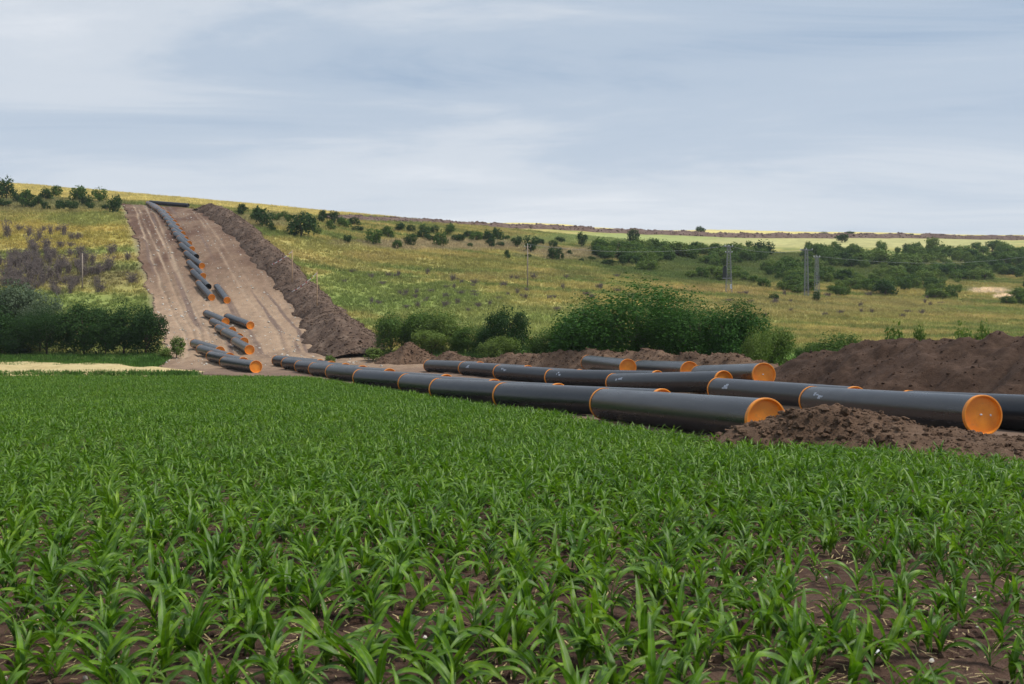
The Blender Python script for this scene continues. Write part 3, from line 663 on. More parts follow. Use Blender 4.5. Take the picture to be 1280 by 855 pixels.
pB = util_pole(659.5, 361, 9.3, 'tall thin wooden utility pole standing alone in the mid slope meadow')
def pylon(px, py, h, label, arms, box_side=False, w0=.75, w1=.32):
    b = hit(px, py); o = empty('lattice_pylon', b, (0, 0, random.uniform(-.3, .3))); tag(o, label, 'pylon', 'lattice pylons on the far slope')
    for sx in (-1, 1):
        for sy in (-1, 1): link('leg', mesh_np('leg', *bar((sx * w0, sy * w0, -.3), (sx * w1, sy * w1, h), .055, 4), M['concrete']), o)
    lv = np.linspace(0.2, h, 9)
    for a_, b_ in zip(lv[:-1], lv[1:]):
        wa, wb = lerp(w0, w1, a_ / h), lerp(w0, w1, b_ / h); parts = []
        for s in (-1, 1):
            parts += [bar((-wa, s * wa, a_), (wb, s * wb, b_), .026, 4), bar((wa, s * wa, a_), (-wb, s * wb, b_), .026, 4), bar((s * wa, -wa, a_), (s * wb, wb, b_), .026, 4), bar((-wb, s * wb, b_), (wb, s * wb, b_), .026, 4)]
        link('brace', mesh_np('brace', *merge(parts), M['concrete']), o)
    for z, l in arms:
        link('crossarm', mesh_np('crossarm', *merge([box(-l, l, -.09, .09, h - z - .1, h - z + .06), bar((-l, 0, h - z), (0, 0, h - z + .6), .04, 4)]), M['concrete']), o)
        for x in (-l + .1, 0, l - .1): link('insulator', mesh_np('insulator', *tube([(x, 0, h - z), (x, 0, h - z + .3), (x, 0, h - z + .36)], [.07, .09, .03], 8), M['white'], True), o)
    if box_side:
        link('transformer', mesh_np('transformer', *merge([box(-1.45, -.6, -.45, .45, h * .33, h * .55), box(-1.3, -.7, -.3, .3, h * .55, h * .58), bar((-1.2, 0, h * .58), (-1.2, 0, h * .63), .06, 6)]), M['dark_box']), o)
        link('bracket', mesh_np('bracket', *merge([box(-1.5, .5, -.5, -.42, h * .31, h * .33), box(-1.5, .5, .42, .5, h * .31, h * .33)]), M['concrete']), o)
        link('switch_box', mesh_np('switch_box', *box(.3, .75, -.25, .25, h * .1, h * .2), M['white']), o)
    return b, h
pC = pylon(911, 367, 11.8, 'lattice pylon with a dark transformer box on its side, left of the pair', [(0.1, 1.0), (1.6, .9)], True)
pD = pylon(1008, 372, 12.2, 'lattice pylon with a wide T-shaped head, taller of the pair', [(0.1, 1.55)], False, .5, .3)
pE = pylon(1021, 376, 10.8, 'lattice pylon with its foot in a dark shrub, shorter of the pair', [(0.1, .9)], False, .5, .28)
def wire(a, b, sag, label):
    n = 14; P = [np.array(a) * (1 - t) + np.array(b) * t - np.array((0, 0, sag * 4 * t * (1 - t))) for t in np.linspace(0, 1, n)]
    o = link('power_line', mesh_np('power_line', *tube(P, [.022] * n, 4), M['wire'], True)); tag(o, label, 'wire', 'power lines on the far slope')
top = lambda p: Vector((p[0].x, p[0].y, p[0].z + p[1] + .1))
farR = hit(1330, 352) + Vector((0, 0, 11))
wire(top(pC), top(pD), 1.2, 'thin wire between the transformer pylon and the T-headed pylon')
wire(top(pE), farR, 3.0, 'thin wire running from the shorter pylon to the right edge')
wire(top(pB), top(pC), 1.6, 'thin wire from the lone wooden pole to the transformer pylon')

def marker(px, py, h, px2, py2, label, tl):
    b = hit(px, py); o = empty('marker_post', b); tag(o, label, 'post', 'marker posts beside the dirt slope')
    link('post', mesh_np('post', *tube([(0, 0, -.3), (.05, 0, h * .6), (.02, 0, h)], [.11, .10, .09], 8), M['post'], True), o)
    q = hit(px2, py2); A = np.array((b.x, b.y, b.z + h - .15)); B = np.array((q.x, q.y, q.z + .25)); n = 17
    tp = empty('barrier_tape', Vector(B)); tag(tp, tl, 'tape', 'barrier tapes beside the dirt slope')
    P = [A * (1 - t) + B * t - np.array((0, 0, .9 * 4 * t * (1 - t) * .4)) - B for t in np.linspace(0, 1, n)]
    for k in range(n - 1):
        v = np.array([P[k], P[k + 1], P[k + 1] - (0, 0, .15), P[k] - (0, 0, .15)]); v = np.concatenate([v, v + (0, .012, 0)])
        f = np.array([(0, 1, 2, 3), (7, 6, 5, 4), (0, 4, 5, 1), (3, 2, 6, 7)])
        link('tape_band', mesh_np('tape_band', v, f, M['tape_red' if k % 3 == 2 else 'tape_white']), tp)
marker(365, 364, 8.0, 334, 334, 'tall thin wooden marker post, upper one on the spoil bank', 'red and white tape from the upper marker post')
marker(396, 400, 8.2, 361, 368, 'tall thin wooden marker post, lower one on the spoil bank', 'red and white tape from the lower marker post')

# ------------------------------------------------------------------ trees and bushes
def crown_mesh(name, lobes, n, size, material, shell=0.55, seed=0, up=0.35):
    """lobes: (x, y, z, rx, ry, rz); n leaf clumps as folded leaf pairs through the crown volume"""
    r = np.random.default_rng(seed); L = np.array(lobes, float)
    vol = L[:, 3] * L[:, 4] + L[:, 4] * L[:, 5]; k = r.choice(len(L), n, p=vol / vol.sum())
    d = r.normal(size=(n, 3)); d[:, 2] += .15; d /= np.linalg.norm(d, axis=1)[:, None]
    # clumps: pull directions towards random twig directions so that gaps open between them
    nc = 26; cd_ = r.normal(size=(len(L), nc, 3)); cd_[..., 2] += .2; cd_ /= np.linalg.norm(cd_, axis=2)[..., None]
    ci = r.integers(0, nc, n); pull = cd_[k, ci]; d = d * .38 + pull * .62; d /= np.linalg.norm(d, axis=1)[:, None]
    rad = (shell + (1 - shell) * r.random(n)) * (0.82 + 0.36 * r.random((len(L), nc)))[k, ci]
    P = L[k, :3] + d * L[k, 3:] * rad[:, None]
    P[:, 2] = np.maximum(P[:, 2], 0.02 + .1 * r.random(n))
    nrm = d * .8 + r.normal(size=(n, 3)) * .55 + (0, 0, up); nrm /= np.linalg.norm(nrm, axis=1)[:, None]
    a = np.cross(nrm, r.normal(size=(n, 3))); a /= np.linalg.norm(a, axis=1)[:, None] + 1e-9; b = np.cross(nrm, a)
    s = size * r.uniform(.55, 1.35, n)[:, None]
    V = np.stack([P - a * s, P + b * s * .55 - nrm * s * .15, P + a * s, P - b * s * .55 - nrm * s * .15], 1).reshape(-1, 3)
    Fq = np.arange(n * 4).reshape(-1, 4)
    return mesh_np(name, V, Fq, material)
def trunk_mesh(h, r0, limbs, seed=0, spread=.5):
    r = random.Random(seed); parts = [tube([(0, 0, -.3), (r.uniform(-.05, .05), 0, h * .3), (r.uniform(-.1, .1), r.uniform(-.1, .1), h * .75)], [r0, r0 * .75, r0 * .35], 7)]
    for i in range(limbs):
        a = i / limbs * 6.28 + r.uniform(-.4, .4); z = h * r.uniform(.12, .4); l = h * spread * r.uniform(.7, 1.2)
        parts.append(tube([(0, 0, z), (math.cos(a) * l * .45, math.sin(a) * l * .45, z + h * .2), (math.cos(a) * l, math.sin(a) * l, z + h * .42)], [r0 * .5, r0 * .35, r0 * .12], 6))
    return mesh_np('trunk', *merge(parts), M['bark'], True)
def lobes_bush(seed, w=1.0, h=1.0, n=9):
    r = random.Random(seed); L = [(0, 0, .5 * h, .36 * w, .36 * w, .44 * h)]
    for i in range(n):
        a = i / n * 6.28 + r.uniform(-.4, .4); q = r.uniform(.18, .38)
        L.append((math.cos(a) * q * w, math.sin(a) * q * w, h * r.uniform(.2, .68), w * r.uniform(.13, .24), w * r.uniform(.13, .24), h * r.uniform(.16, .3)))
    return L
# unit prototypes, 1 m wide and 1 m high, scaled per tree
SMALL = {}
for key in ('leaf_dark', 'leaf_mid', 'leaf_light', 'leaf_rich', 'leaf_pale'):
    SMALL[key] = [crown_mesh('crown', lobes_bush(40 + i, 1, 1, 7), 1000, .048, M[key], .5, 60 + i) for i in range(4)]
T_SMALL = [trunk_mesh(.8, .035, 3, i, .3) for i in range(3)]
BIG = {}
def big_proto(key, i, n=5200, size=.026):
    if (key, i) not in BIG: BIG[(key, i)] = crown_mesh('crown', lobes_bush(100 + i, 1, 1, 20 if n > 20000 else 13), n, size, M[key], .5, 200 + i)
    return BIG[(key, i)]
T_BIG = [trunk_mesh(.85, .022, 7, 10 + i, .42) for i in range(3)]
def tree(name, p, w, h, crown, trunk, label, cat, group=None, depth=None):
    o = empty(name, p, (0, 0, random.uniform(0, 6.28))); tag(o, label, cat, group)
    dz = depth or w
    link('trunk', trunk, o, scale=(w * .9, w * .9, h))
    link('crown', crown, o, scale=(w, w, h)); return o
def tree_px(px, py, hp, wp, key, label, cat='bush', group=None, big=None, Y=None, name=None, sink=0.0):
    p = hit(px, py) if Y is None else Vector(((px - 640) / F * Y, Y, T1((px - 640) / F * Y, Y)))
    w, h = wp / F * p.y * 1.42, hp / F * p.y * 1.2; p.z -= sink
    if Y is not None: w *= .88
    if Y is not None: h = (E + (427.5 - (py - hp)) / F * Y - p.z) * 1.12
    nm = name or ('tree' if cat == 'tree' else 'bush')
    if big is not None: return tree(nm, p, w, h, big_proto(key, big, *((24000, .0105) if w > 11 else (9000, .0195))), random.choice(T_BIG), label, cat, group)
    return tree(nm, p, w, h, random.choice(SMALL[key]), random.choice(T_SMALL), label, cat, group)
# thicket at the left, foot about 125 m away
G1 = 'thicket at the left beyond the corn'
for px, py, hp, wp, key, b, Y, lab in [
    (-60, 445, 105, 120, 'leaf_dark', 0, 130, 'large dark tree cut by the left edge, back of the thicket'),
    (12, 446, 96, 62, 'leaf_pale', 1, 133, 'tall silvery-green tree at the left edge, top of the thicket'),
    (50, 447, 80, 46, 'leaf_pale', 2, 131, 'silvery-green tree second from the left edge in the thicket'),
    (-8, 447, 58, 66, 'leaf_dark', 3, 126, 'dark green bush at the left edge in front of the silvery tree'),
    (22, 448, 48, 44, 'leaf_dark', 6, 125, 'low dark bush at the foot of the silvery trees'),
    (58, 447, 64, 60, 'leaf_dark', 0, 126, 'broad dark green bush left of centre in the thicket'),
    (105, 447, 70, 58, 'leaf_dark', 1, 126, 'tallest dark green bush in the middle of the thicket'),
    (132, 447, 58, 40, 'leaf_dark', 2, 124.5, 'dark bush in the dip between the two tallest thicket bushes'),
    (155, 447, 68, 56, 'leaf_dark', 3, 126, 'dark pointed bush second from the right in the thicket'),
    (182, 447, 60, 46, 'leaf_dark', 4, 125, 'rightmost dark bush of the thicket beside the dirt slope')]:
    tree_px(px, py, hp, wp, key, lab, 'bush', G1, b, Y)
tree_px(221, 441, 20, 20, 'leaf_light', 'small light green sapling at the foot of the dirt slope', 'sapling', None, None, 122, 'sapling')
tree_px(205, 443, 10, 16, 'leaf_light', 'low light green weed beside the sapling at the slope foot', 'weed', None, None, 121, 'weed')
# bushes behind the long earth bank
G2 = 'bushes behind the long earth bank'
for px, py, hp, wp, key, b, Y, lab in [
    (489, 447, 55, 44, 'leaf_mid', 0, 123, 'fresh green bush at the left end behind the conical heap'),
    (520, 447, 60, 44, 'leaf_mid', 1, 124, 'round green bush above the conical heap'),
    (553, 447, 58, 60, 'leaf_light', 2, 124, 'feathery light green bush between the conical heap and the dark bush'),
    (540, 447, 34, 42, 'leaf_light', 5, 120, 'low bright green bush on the right flank of the conical heap'),
    (584, 447, 42, 40, 'leaf_mid', 3, 120, 'mid green bush just left of the dark round bush'),
    (612, 447, 45, 36, 'leaf_dark', 6, 117, 'dim bush tucked against the left side of the dark round bush'),
    (637, 447, 62, 54, 'leaf_dark', 4, 114, 'dark round bush standing alone in the middle behind the bank'),
    (622, 447, 26, 44, 'leaf_light', 5, 110, 'low bright bush in front of the dark round bush'),
    (688, 447, 36, 50, 'leaf_mid', 0, 107, 'low mid green bush between the dark round bush and the big thicket'),
    (730, 447, 50, 90, 'leaf_rich', 1, 103, 'low spreading green bush, left shoulder of the big thicket'),
    (800, 447, 93, 190, 'leaf_rich', 2, 99, 'largest domed green tree thicket in the middle distance'),
    (868, 447, 74, 130, 'leaf_rich', 3, 94, 'broad green bush, sloping right shoulder of the big thicket'),
    (918, 447, 60, 74, 'leaf_rich', 4, 90, 'rounded green bush at the right end of the big thicket'),
    (963, 447, 40, 50, 'leaf_light', 1, 86, 'loose light green bush in the notch between the two banks'),
    (942, 447, 34, 32, 'leaf_light', 3, 82, 'small bright green bush low in the notch between the banks'),
    (1042, 442, 26, 60, 'leaf_mid', 2, 100, 'single rounded dark green bush above the left end of the dark mound'),
    (1012, 442, 12, 30, 'leaf_mid', 0, 98, 'small bush left of the single rounded bush above the dark mound')]:
    tree_px(px, py, hp, wp, key, lab, 'tree' if wp > 150 else 'bush', G2, b, Y)
for px, py, hp, wp, key, lab in [(1118, 424, 16, 38, 'leaf_light', 'small green bush peeping over the crest of the dark mound'), (1204, 420, 18, 34, 'leaf_light', 'left of two low green tufts on the skyline of the dark mound'), (1228, 420, 16, 24, 'leaf_light', 'right of two low green tufts on the skyline of the dark mound'), (1150, 418, 10, 18, 'leaf_light', 'tiny green sprig on the crest of the dark mound')]:
    tree_px(px, py, hp, wp, key, lab, 'bush', G2, None, 72)
tree_px(466, 449, 14, 24, 'leaf_light', 'bright green weeds at the left foot of the conical heap', 'weed', None, None, 118, 'weed')
tree_px(412, 452, 8, 14, 'leaf_light', 'small weed patch at the foot of the spoil bank', 'weed', None, None, 116, 'weed')
# scattered small trees on the slopes (px, foot py, height, width)
NTH = ['leftmost'] + [w + ' from left' for w in ORD[1:] + ['twenty-fifth', 'twenty-sixth', 'twenty-seventh', 'twenty-eighth', 'twenty-ninth', 'thirtieth', 'thirty-first', 'thirty-second', 'thirty-third', 'thirty-fourth', 'thirty-fifth']]
sets = [
 ('small dark trees at the top left', 'small dark bush in the top left cluster below the skyline field',
  [(8, 249, 28, 20), (33, 259, 21, 17), (24, 252, 14, 14), (57, 250, 16, 14), (70, 247, 15, 13), (48, 256, 11, 11), (80, 260, 12, 14), (92, 263, 12, 11), (74, 262, 8, 10), (98, 251, 20, 18), (107, 257, 16, 15), (125, 252, 18, 16), (113, 261, 9, 9), (56, 262, 10, 10), (40, 260, 9, 11), (132, 262, 7, 10), (3, 258, 9, 16)]),
 ('small trees right of the spoil bank', 'small dark tree on the slope right of the spoil bank top',
  [(302, 269, 14, 13), (320, 276, 16, 14), (328, 283, 25, 20), (345, 276, 12, 12), (340, 289, 11, 9), (361, 277, 10, 9), (396, 292, 9, 9), (403, 278, 15, 13), (418, 280, 16, 14), (413, 287, 12, 11), (430, 284, 13, 16), (442, 282, 11, 14), (434, 303, 11, 9), (355, 272, 9, 8), (448, 289, 8, 12)]),
 ('row of shrubs below the skyline bank', 'small shrub in the loose row below the brown skyline bank',
  [(467, 306, 22, 18), (485, 297, 15, 15), (500, 289, 12, 12), (497, 310, 11, 12), (513, 307, 16, 13), (513, 290, 10, 10), (530, 292, 12, 14), (542, 291, 10, 10), (551, 308, 20, 16), (562, 294, 16, 12), (528, 298, 10, 18), (574, 302, 10, 16), (595, 301, 13, 17), (610, 301, 14, 15), (622, 300, 16, 13), (614, 309, 12, 12), (633, 300, 7, 9), (647, 308, 13, 13), (634, 323, 11, 7), (692, 309, 10, 9), (775, 312, 14, 24), (760, 331, 7, 20), (778, 331, 12, 11), (740, 325, 6, 8), (712, 318, 6, 7), (660, 322, 5, 8), (585, 297, 9, 12), (540, 301, 8, 14), (626, 308, 7, 9), (588, 309, 6, 7), (676, 305, 7, 10), (700, 302, 7, 12), (748, 316, 8, 10), (727, 327, 5, 6)])]
for gname, lab, pts in sets:
    for k, (px, py, hp, wp) in enumerate(sorted(pts)):
        tree_px(px, py + 1, hp, wp, random.choice(['leaf_dark', 'leaf_dark', 'leaf_mid']), '%s %s' % (NTH[k], lab), 'bush', gname)
for px, py, hp, wp, lab in [(378, 297, 32, 34, 'largest round dark tree on the slope right of the spoil bank'), (144, 267, 23, 13, 'tall narrow dark tree at the top left corner of the dirt slope'), (664, 316, 23, 16, 'dark round tree directly behind the top of the lone utility pole'), (691, 326, 18, 12, 'left of two touching dark trees right of the utility pole'), (699, 326, 16, 9, 'right of two touching dark trees right of the utility pole'), (727, 309, 18, 12, 'single narrow dark tree between the utility pole and the right scrub'), (791, 307, 19, 15, 'dark tree at the upper left end of the scrub slope'), (875, 288, 7, 11, 'lone round tree on the skyline above the brown bank'), (1053, 303, 10, 16, 'bush at the skyline bank above the pylon pair'), (1030, 291, 4, 9, 'tiny left bush on the skyline right of centre'), (1062, 291, 4, 11, 'tiny right bush on the skyline right of centre'), (1262, 297, 5, 12, 'tiny bush on the skyline at the right edge'), (1139, 293, 3, 8, 'smallest bush on the skyline over the right scrub')]:
    tree_px(px, py + (2 if hp < 8 else 0), hp + (2 if hp < 8 else 0), wp, 'leaf_dark', lab, 'tree' if hp > 12 else 'bush', sink=1.2 if hp < 8 else 0)
tree_px(1021, 377, 12, 9, 'leaf_dark', 'dark shrub around the foot of the shorter pylon')
tree_px(968, 376, 9, 11, 'leaf_dark', 'small dark shrub between the transformer pylon and the pylon pair')
# scrub that covers the right slope
rs = random.Random(5); scr = []
while len(scr) < 290:
    px = rs.uniform(745, 1300)
    lo = np.interp(px, [745, 820, 900, 1000, 1100, 1200, 1300], [325, 342, 352, 368, 374, 378, 388]); hi = np.interp(px, [745, 900, 1000, 1100, 1300], [312, 314, 315, 315, 314])
    t = rs.random() ** 0.85; py = hi + (lo - hi) * t
    if 1205 < px < 1280 and 352 < py < 378: continue
    dens = vnoise(px / 28, py / 9, 66)
    if dens < 0.28 or (t > .75 and rs.random() < .5): continue
    scr.append((px, py))
scr.sort(key=lambda q: q[1])
for px, py in scr:
    hp = rs.uniform(8, 17) * (1.15 if rs.random() < .15 else .85)
    key = rs.choice(['leaf_dark', 'leaf_mid', 'leaf_mid', 'leaf_mid', 'leaf_light', 'leaf_light', 'leaf_light'])
    tree_px(px, py, hp, hp * rs.uniform(1.0, 1.9), key, '%s bush in the %s scrub %s' % ({'leaf_dark': 'dark green', 'leaf_mid': 'mid green', 'leaf_light': 'light olive green'}[key], 'upper' if py < 330 else 'lower', 'left of the transformer pylon' if px < 905 else 'between the transformer pylon and the pylon pair' if px < 1005 else 'just right of the pylon pair' if px < 1120 else 'towards the right edge'), 'bush', 'scrub on the right slope')

# dead weed clumps
more = []
while len(more) < 420:
    px = rs.uniform(745, 1310); lo = np.interp(px, [745, 820, 900, 1000, 1100, 1200, 1300], [322, 338, 347, 362, 369, 374, 384]); py = 313 + (lo - 313) * rs.random()
    if (1200 < px < 1285 and 350 < py < 380) or vnoise(px / 28, py / 9, 66) < .25: continue
    p = hit(px, py); more.append((*p, rs.uniform(5, 12) / F * p.y * 1.5))
more = np.array(more)
SCRUB = (more[:, :3], np.c_[np.zeros((len(more), 2)), rng.uniform(0, 6.28, len(more))], more[:, 3], rng.integers(0, 8, len(more)))
def weed_mesh(seed, n=70, lean=.25):
    r = np.random.default_rng(seed); b = r.normal(size=(n, 2)) * .16; h = r.uniform(.45, 1.0, n); l = r.normal(size=(n, 2)) * lean * h[:, None]
    w = .018; a = r.uniform(0, 3.14, n); dx, dy = np.cos(a) * w, np.sin(a) * w
    V = np.stack([np.c_[b[:, 0] - dx, b[:, 1] - dy, np.zeros(n)], np.c_[b[:, 0] + dx, b[:, 1] + dy, np.zeros(n)], np.c_[b + l, h]], 1).reshape(-1, 3)
    # side twigs
    m = n * 4; i = r.integers(0, n, m); t = r.uniform(.35, .95, m)[:, None]; P = np.c_[b, np.zeros(n)][i] * (1 - t) + np.c_[b + l, h][i] * t
    Q = P + np.c_[r.normal(size=(m, 2)) * .11, r.uniform(.03, .16, m)]; o = np.c_[np.zeros((m, 2)), np.full(m, .022)]
    V = np.concatenate([V, np.stack([P - o, P + o, Q], 1).reshape(-1, 3)])
    return mesh_np('dry_weed', V, np.arange(len(V)).reshape(-1, 3), M['dry_weed'])
WM = [weed_mesh(i) for i in range(4)]
def weed(px, py, hp, wp, lab, grp):
    p = hit(px, py); h = hp / F * p.y; w = wp / F * p.y
    o = link('dry_weed', rs.choice(WM), None, p, (0, 0, rs.uniform(0, 6)), (w * 1.3, w * 1.3, h * 1.1)); tag(o, lab, 'dead weeds', grp)
for px, py, hp, wp in [(9, 298, 24, 9), (37, 296, 14, 9), (49, 302, 16, 8), (80, 295, 16, 8), (63, 294, 13, 6), (24, 290, 10, 8), (90, 300, 10, 8), (98, 300, 10, 9), (55, 289, 7, 6), (72, 290, 8, 6), (140, 318, 14, 12), (160, 326, 12, 7), (76, 310, 9, 10), (88, 309, 7, 8)]:
    weed(px, py, hp, wp, 'dark dead weed clump standing in the yellow meadow at left', 'dead weed clumps in the yellow meadow')
cnt = 0
while cnt < 75:
    px, py = rs.gauss(45, 50), rs.gauss(341, 15)
    if px < -10 or px > 178 or py < 312 or py > 372: continue
    weed(px, py, rs.uniform(9, 20), rs.uniform(7, 14), 'purplish brown dead weeds in the thick patch above the left thicket', 'dead weed patch at left'); cnt += 1
for k in range(60):
    px = rs.uniform(420, 800); py = rs.choice([348, 360, 372, 385]) + rs.uniform(-5, 5) + (px - 600) * .02
    weed(px, py, rs.uniform(4, 9), rs.uniform(4, 9), 'small dead weed clump scattered across the middle meadow', 'dead weeds in the middle meadow')
for k in range(30):
    px = rs.uniform(880, 1200); py = rs.uniform(368, 400)
    weed(px, py, rs.uniform(4, 8), rs.uniform(4, 9), 'small dead weed clump in the tan meadow below the pylons', 'dead weeds below the pylons')

# ------------------------------------------------------------------ instanced ground cover (uncountable): one point cloud object each
def instancer(name, P, rot, scl, idx, protos, label=None, cat=None, gcol=None):
    pc = bpy.data.collections.new(name + '_kinds')
    for i, me in enumerate(protos):
        pc.objects.link(bpy.data.objects.new('%s_kind_%02d' % (name, i), me))
    me = bpy.data.meshes.new(name); me.vertices.add(len(P)); me.vertices.foreach_set('co', np.asarray(P, np.float32).ravel())
    a = me.attributes.new('rot', 'FLOAT_VECTOR', 'POINT'); a.data.foreach_set('vector', np.asarray(rot, np.float32).ravel())
    a = me.attributes.new('scl', 'FLOAT', 'POINT'); a.data.foreach_set('value', np.asarray(scl, np.float32))
    a = me.attributes.new('idx', 'INT', 'POINT'); a.data.foreach_set('value', np.asarray(idx, np.int32))
    if gcol is not None:
        a = me.attributes.new('gcol', 'FLOAT_COLOR', 'POINT'); c = np.ones((len(P), 4), np.float32); c[:, :3] = gcol; a.data.foreach_set('color', c.ravel())
    o = link(name, me); ng = bpy.data.node_groups.new(name, 'GeometryNodeTree')
    ng.interface.new_socket('Geometry', in_out='INPUT', socket_type='NodeSocketGeometry'); ng.interface.new_socket('Geometry', in_out='OUTPUT', socket_type='NodeSocketGeometry')
    gi, go = ng.nodes.new('NodeGroupInput'), ng.nodes.new('NodeGroupOutput'); ip = ng.nodes.new('GeometryNodeInstanceOnPoints')
    ci = ng.nodes.new('GeometryNodeCollectionInfo'); ci.inputs['Collection'].default_value = pc; ci.inputs['Separate Children'].default_value = True; ci.inputs['Reset Children'].default_value = True
    def na(n, t):
        q = ng.nodes.new('GeometryNodeInputNamedAttribute'); q.data_type = t; q.inputs['Name'].default_value = n; return q.outputs['Attribute']
    L = ng.links.new
    L(gi.outputs[0], ip.inputs['Points']); L(ci.outputs[0], ip.inputs['Instance']); ip.inputs['Pick Instance'].default_value = True
    L(na('idx', 'INT'), ip.inputs['Instance Index']); L(na('rot', 'FLOAT_VECTOR'), ip.inputs['Rotation']); L(na('scl', 'FLOAT'), ip.inputs['Scale'])
    L(ip.outputs[0], go.inputs[0])
    md = o.modifiers.new('scatter', 'NODES'); md.node_group = ng
    tag(o, label, cat, kind='stuff'); return o
def tuft_mesh(seed, n=16, h=.45, w=.03, sp=.22):
    r = np.random.default_rng(seed); b = r.normal(size=(n, 2)) * sp * .6; l = r.normal(size=(n, 2)) * .16; hh = h * r.uniform(.5, 1.1, n)
    a = r.uniform(0, 3.14, n); d = np.c_[np.cos(a) * w, np.sin(a) * w]
    V = np.stack([np.c_[b - d, np.zeros(n) - .03], np.c_[b + d, np.zeros(n) - .03], np.c_[b + l * .5 + d * .7, hh * .6], np.c_[b + l, hh]], 1).reshape(-1, 3)
    return mesh_np('tuft', V, np.arange(n * 4).reshape(-1, 4), M['tuft'])
instancer('scrub_undergrowth', *SCRUB, SMALL['leaf_mid'] + SMALL['leaf_light'], 'low tangled undergrowth between the bushes of the right slope', 'undergrowth')
# meadow grass over the slopes
n = 130000
Yq = np.sqrt(rng.uniform(100 ** 2, 420 ** 2, n)); Xq = rng.uniform(-.62, .62, n) * Yq
keep = ~((Xq > stripL(Yq) - .6) & (Xq < stripR(Yq) + .4) & (Yq < YTOP)) & ((Yq > 116) | (Xq > stripR(Yq) + 2)) & (rng.random(n) < np.clip(260 / Yq, .3, 1))
Xq, Yq = Xq[keep], Yq[keep]; n = len(Xq); Zq = T(Xq, Yq) - .03
gc = cover(Xq, Yq) * rng.uniform(.9, 1.4, (n, 1)); fl = rng.random(n) < .10
instancer('meadow_grass', np.stack([Xq, Yq, Zq], 1), np.c_[np.zeros((n, 2)), rng.uniform(0, 6.28, n)], rng.uniform(.6, 1.5, n) * (1 + Yq / 400), rng.integers(0, 4, n), [tuft_mesh(i, 16, .34, .05, .35) for i in range(4)], 'tall meadow grass over the hillside', 'grass', gc)
# verge grass at the left beyond the corn and weeds along the strip
n = 9000
Xq = rng.uniform(-95, -30, n); Yq = np.where(rng.random(n) < .8, rng.uniform(108, 124, n), rng.uniform(91, 95, n)); keep = (Xq < stripL(Yq) + 1.5); Xq, Yq = Xq[keep], Yq[keep]; n = len(Xq)
gc = np.array((0.075, 0.16, 0.026)) * rng.uniform(.6, 1.4, (n, 1))
instancer('verge_grass', np.stack([Xq, Yq, T(Xq, Yq) - .02], 1), np.c_[np.zeros((n, 2)), rng.uniform(0, 6.28, n)], rng.uniform(.7, 1.6, n), rng.integers(0, 3, n), [tuft_mesh(10 + i, 18, .4, .045, .3) for i in range(3)], 'green verge grass beyond the straw path', 'grass', gc)

# ------------------------------------------------------------------ corn
def corn_leaf(L, w, e0, e1, roll=0.0, seed=0, seg=10, fold=.28):
    """arching maize blade growing from the origin towards +x; u across, v along"""
    r = random.Random(seed); P = np.zeros(3); V = []; UV = []; ph = r.uniform(0, 6.28); yaw = 0
    for i in range(seg + 1):
        t = i / seg; e = e0 + (e1 - e0) * t ** 1.35; yaw += r.uniform(-.06, .06)
        dirv = np.array((math.cos(e) * math.cos(yaw), math.cos(e) * math.sin(yaw), math.sin(e)))
        wd = w * min(1, .45 + 2.6 * t) * (1 - t ** 2.2) ** .75 if i < seg else 0.001
        s = np.array((-math.sin(yaw), math.cos(yaw), 0)); up_ = np.cross(dirv, s)
        tw = roll * t; s2 = s * math.cos(tw) + up_ * math.sin(tw); u2 = np.cross(dirv, s2)
        rp = .16 * math.sin(t * 13 + ph) * wd; rq = .16 * math.sin(t * 13 + ph + 2.2) * wd
        V += [P - s2 * wd + u2 * (fold * wd + rp), P - s2 * wd * .5 + u2 * (fold * .4 * wd + rp * .3), P, P + s2 * wd * .5 + u2 * (fold * .4 * wd + rq * .3), P + s2 * wd + u2 * (fold * wd + rq)]
        UV += [(0, t), (.25, t), (.5, t), (.75, t), (1, t)]; P = P + dirv * L / seg
    return np.array(V), grid_faces(seg + 1, 5), np.array(UV)
rl = random.Random(3); LEAVES = []
for i in range(14):
    e0 = R(rl.uniform(54, 78)); kind = i % 3
    e1 = R(rl.uniform(-95, -50)) if kind == 0 else R(rl.uniform(-50, -5)) if kind == 1 else R(rl.uniform(-10, 45))
    V, f, uv = corn_leaf(rl.uniform(.38, .60), rl.uniform(.025, .041), e0, e1, rl.uniform(-1.5, 1.5), i)
    LEAVES.append((V, f, uv, mesh_np('leaf', V, f, M['corn'], True, uv), kind))
def stalk(h, seed=0):
    V, f = tube([(0, 0, -.03), (.004, 0, h * .5), (0, .004, h)], [.014, .012, .007], 7); return V, f, np.tile((.5, .3), (len(V), 1))
STALKS = [(lambda q: (q[0], q[1], q[2], mesh_np('stalk', q[0], q[1], M['corn'], True, q[2])))(stalk(h)) for h in (.20, .25, .30)]
def plant_plan(seed):
    r = random.Random(seed); st = r.randrange(3); h = (.20, .25, .30)[st]; a0 = r.uniform(0, 6.28); plan = []
    n = r.randint(6, 8)
    for k in range(n):
        t = k / (n - 1); a = a0 + (k % 2) * math.pi + r.gauss(0, .35)
        ks = [j for j, l in enumerate(LEAVES) if l[4] == (2 if t > .7 else r.choice([0, 0, 1]) if t < .75 else 1)]
        s = (.55 + .6 * math.sin(math.pi * min(1, .2 + .7 * t))) * r.uniform(.85, 1.15)
        plan.append((r.choice(ks), (0, 0, h * (.15 + .85 * t)), a, s * (.8 if t > .9 else 1)))
    return st, plan
PLANS = [plant_plan(s) for s in range(16)]
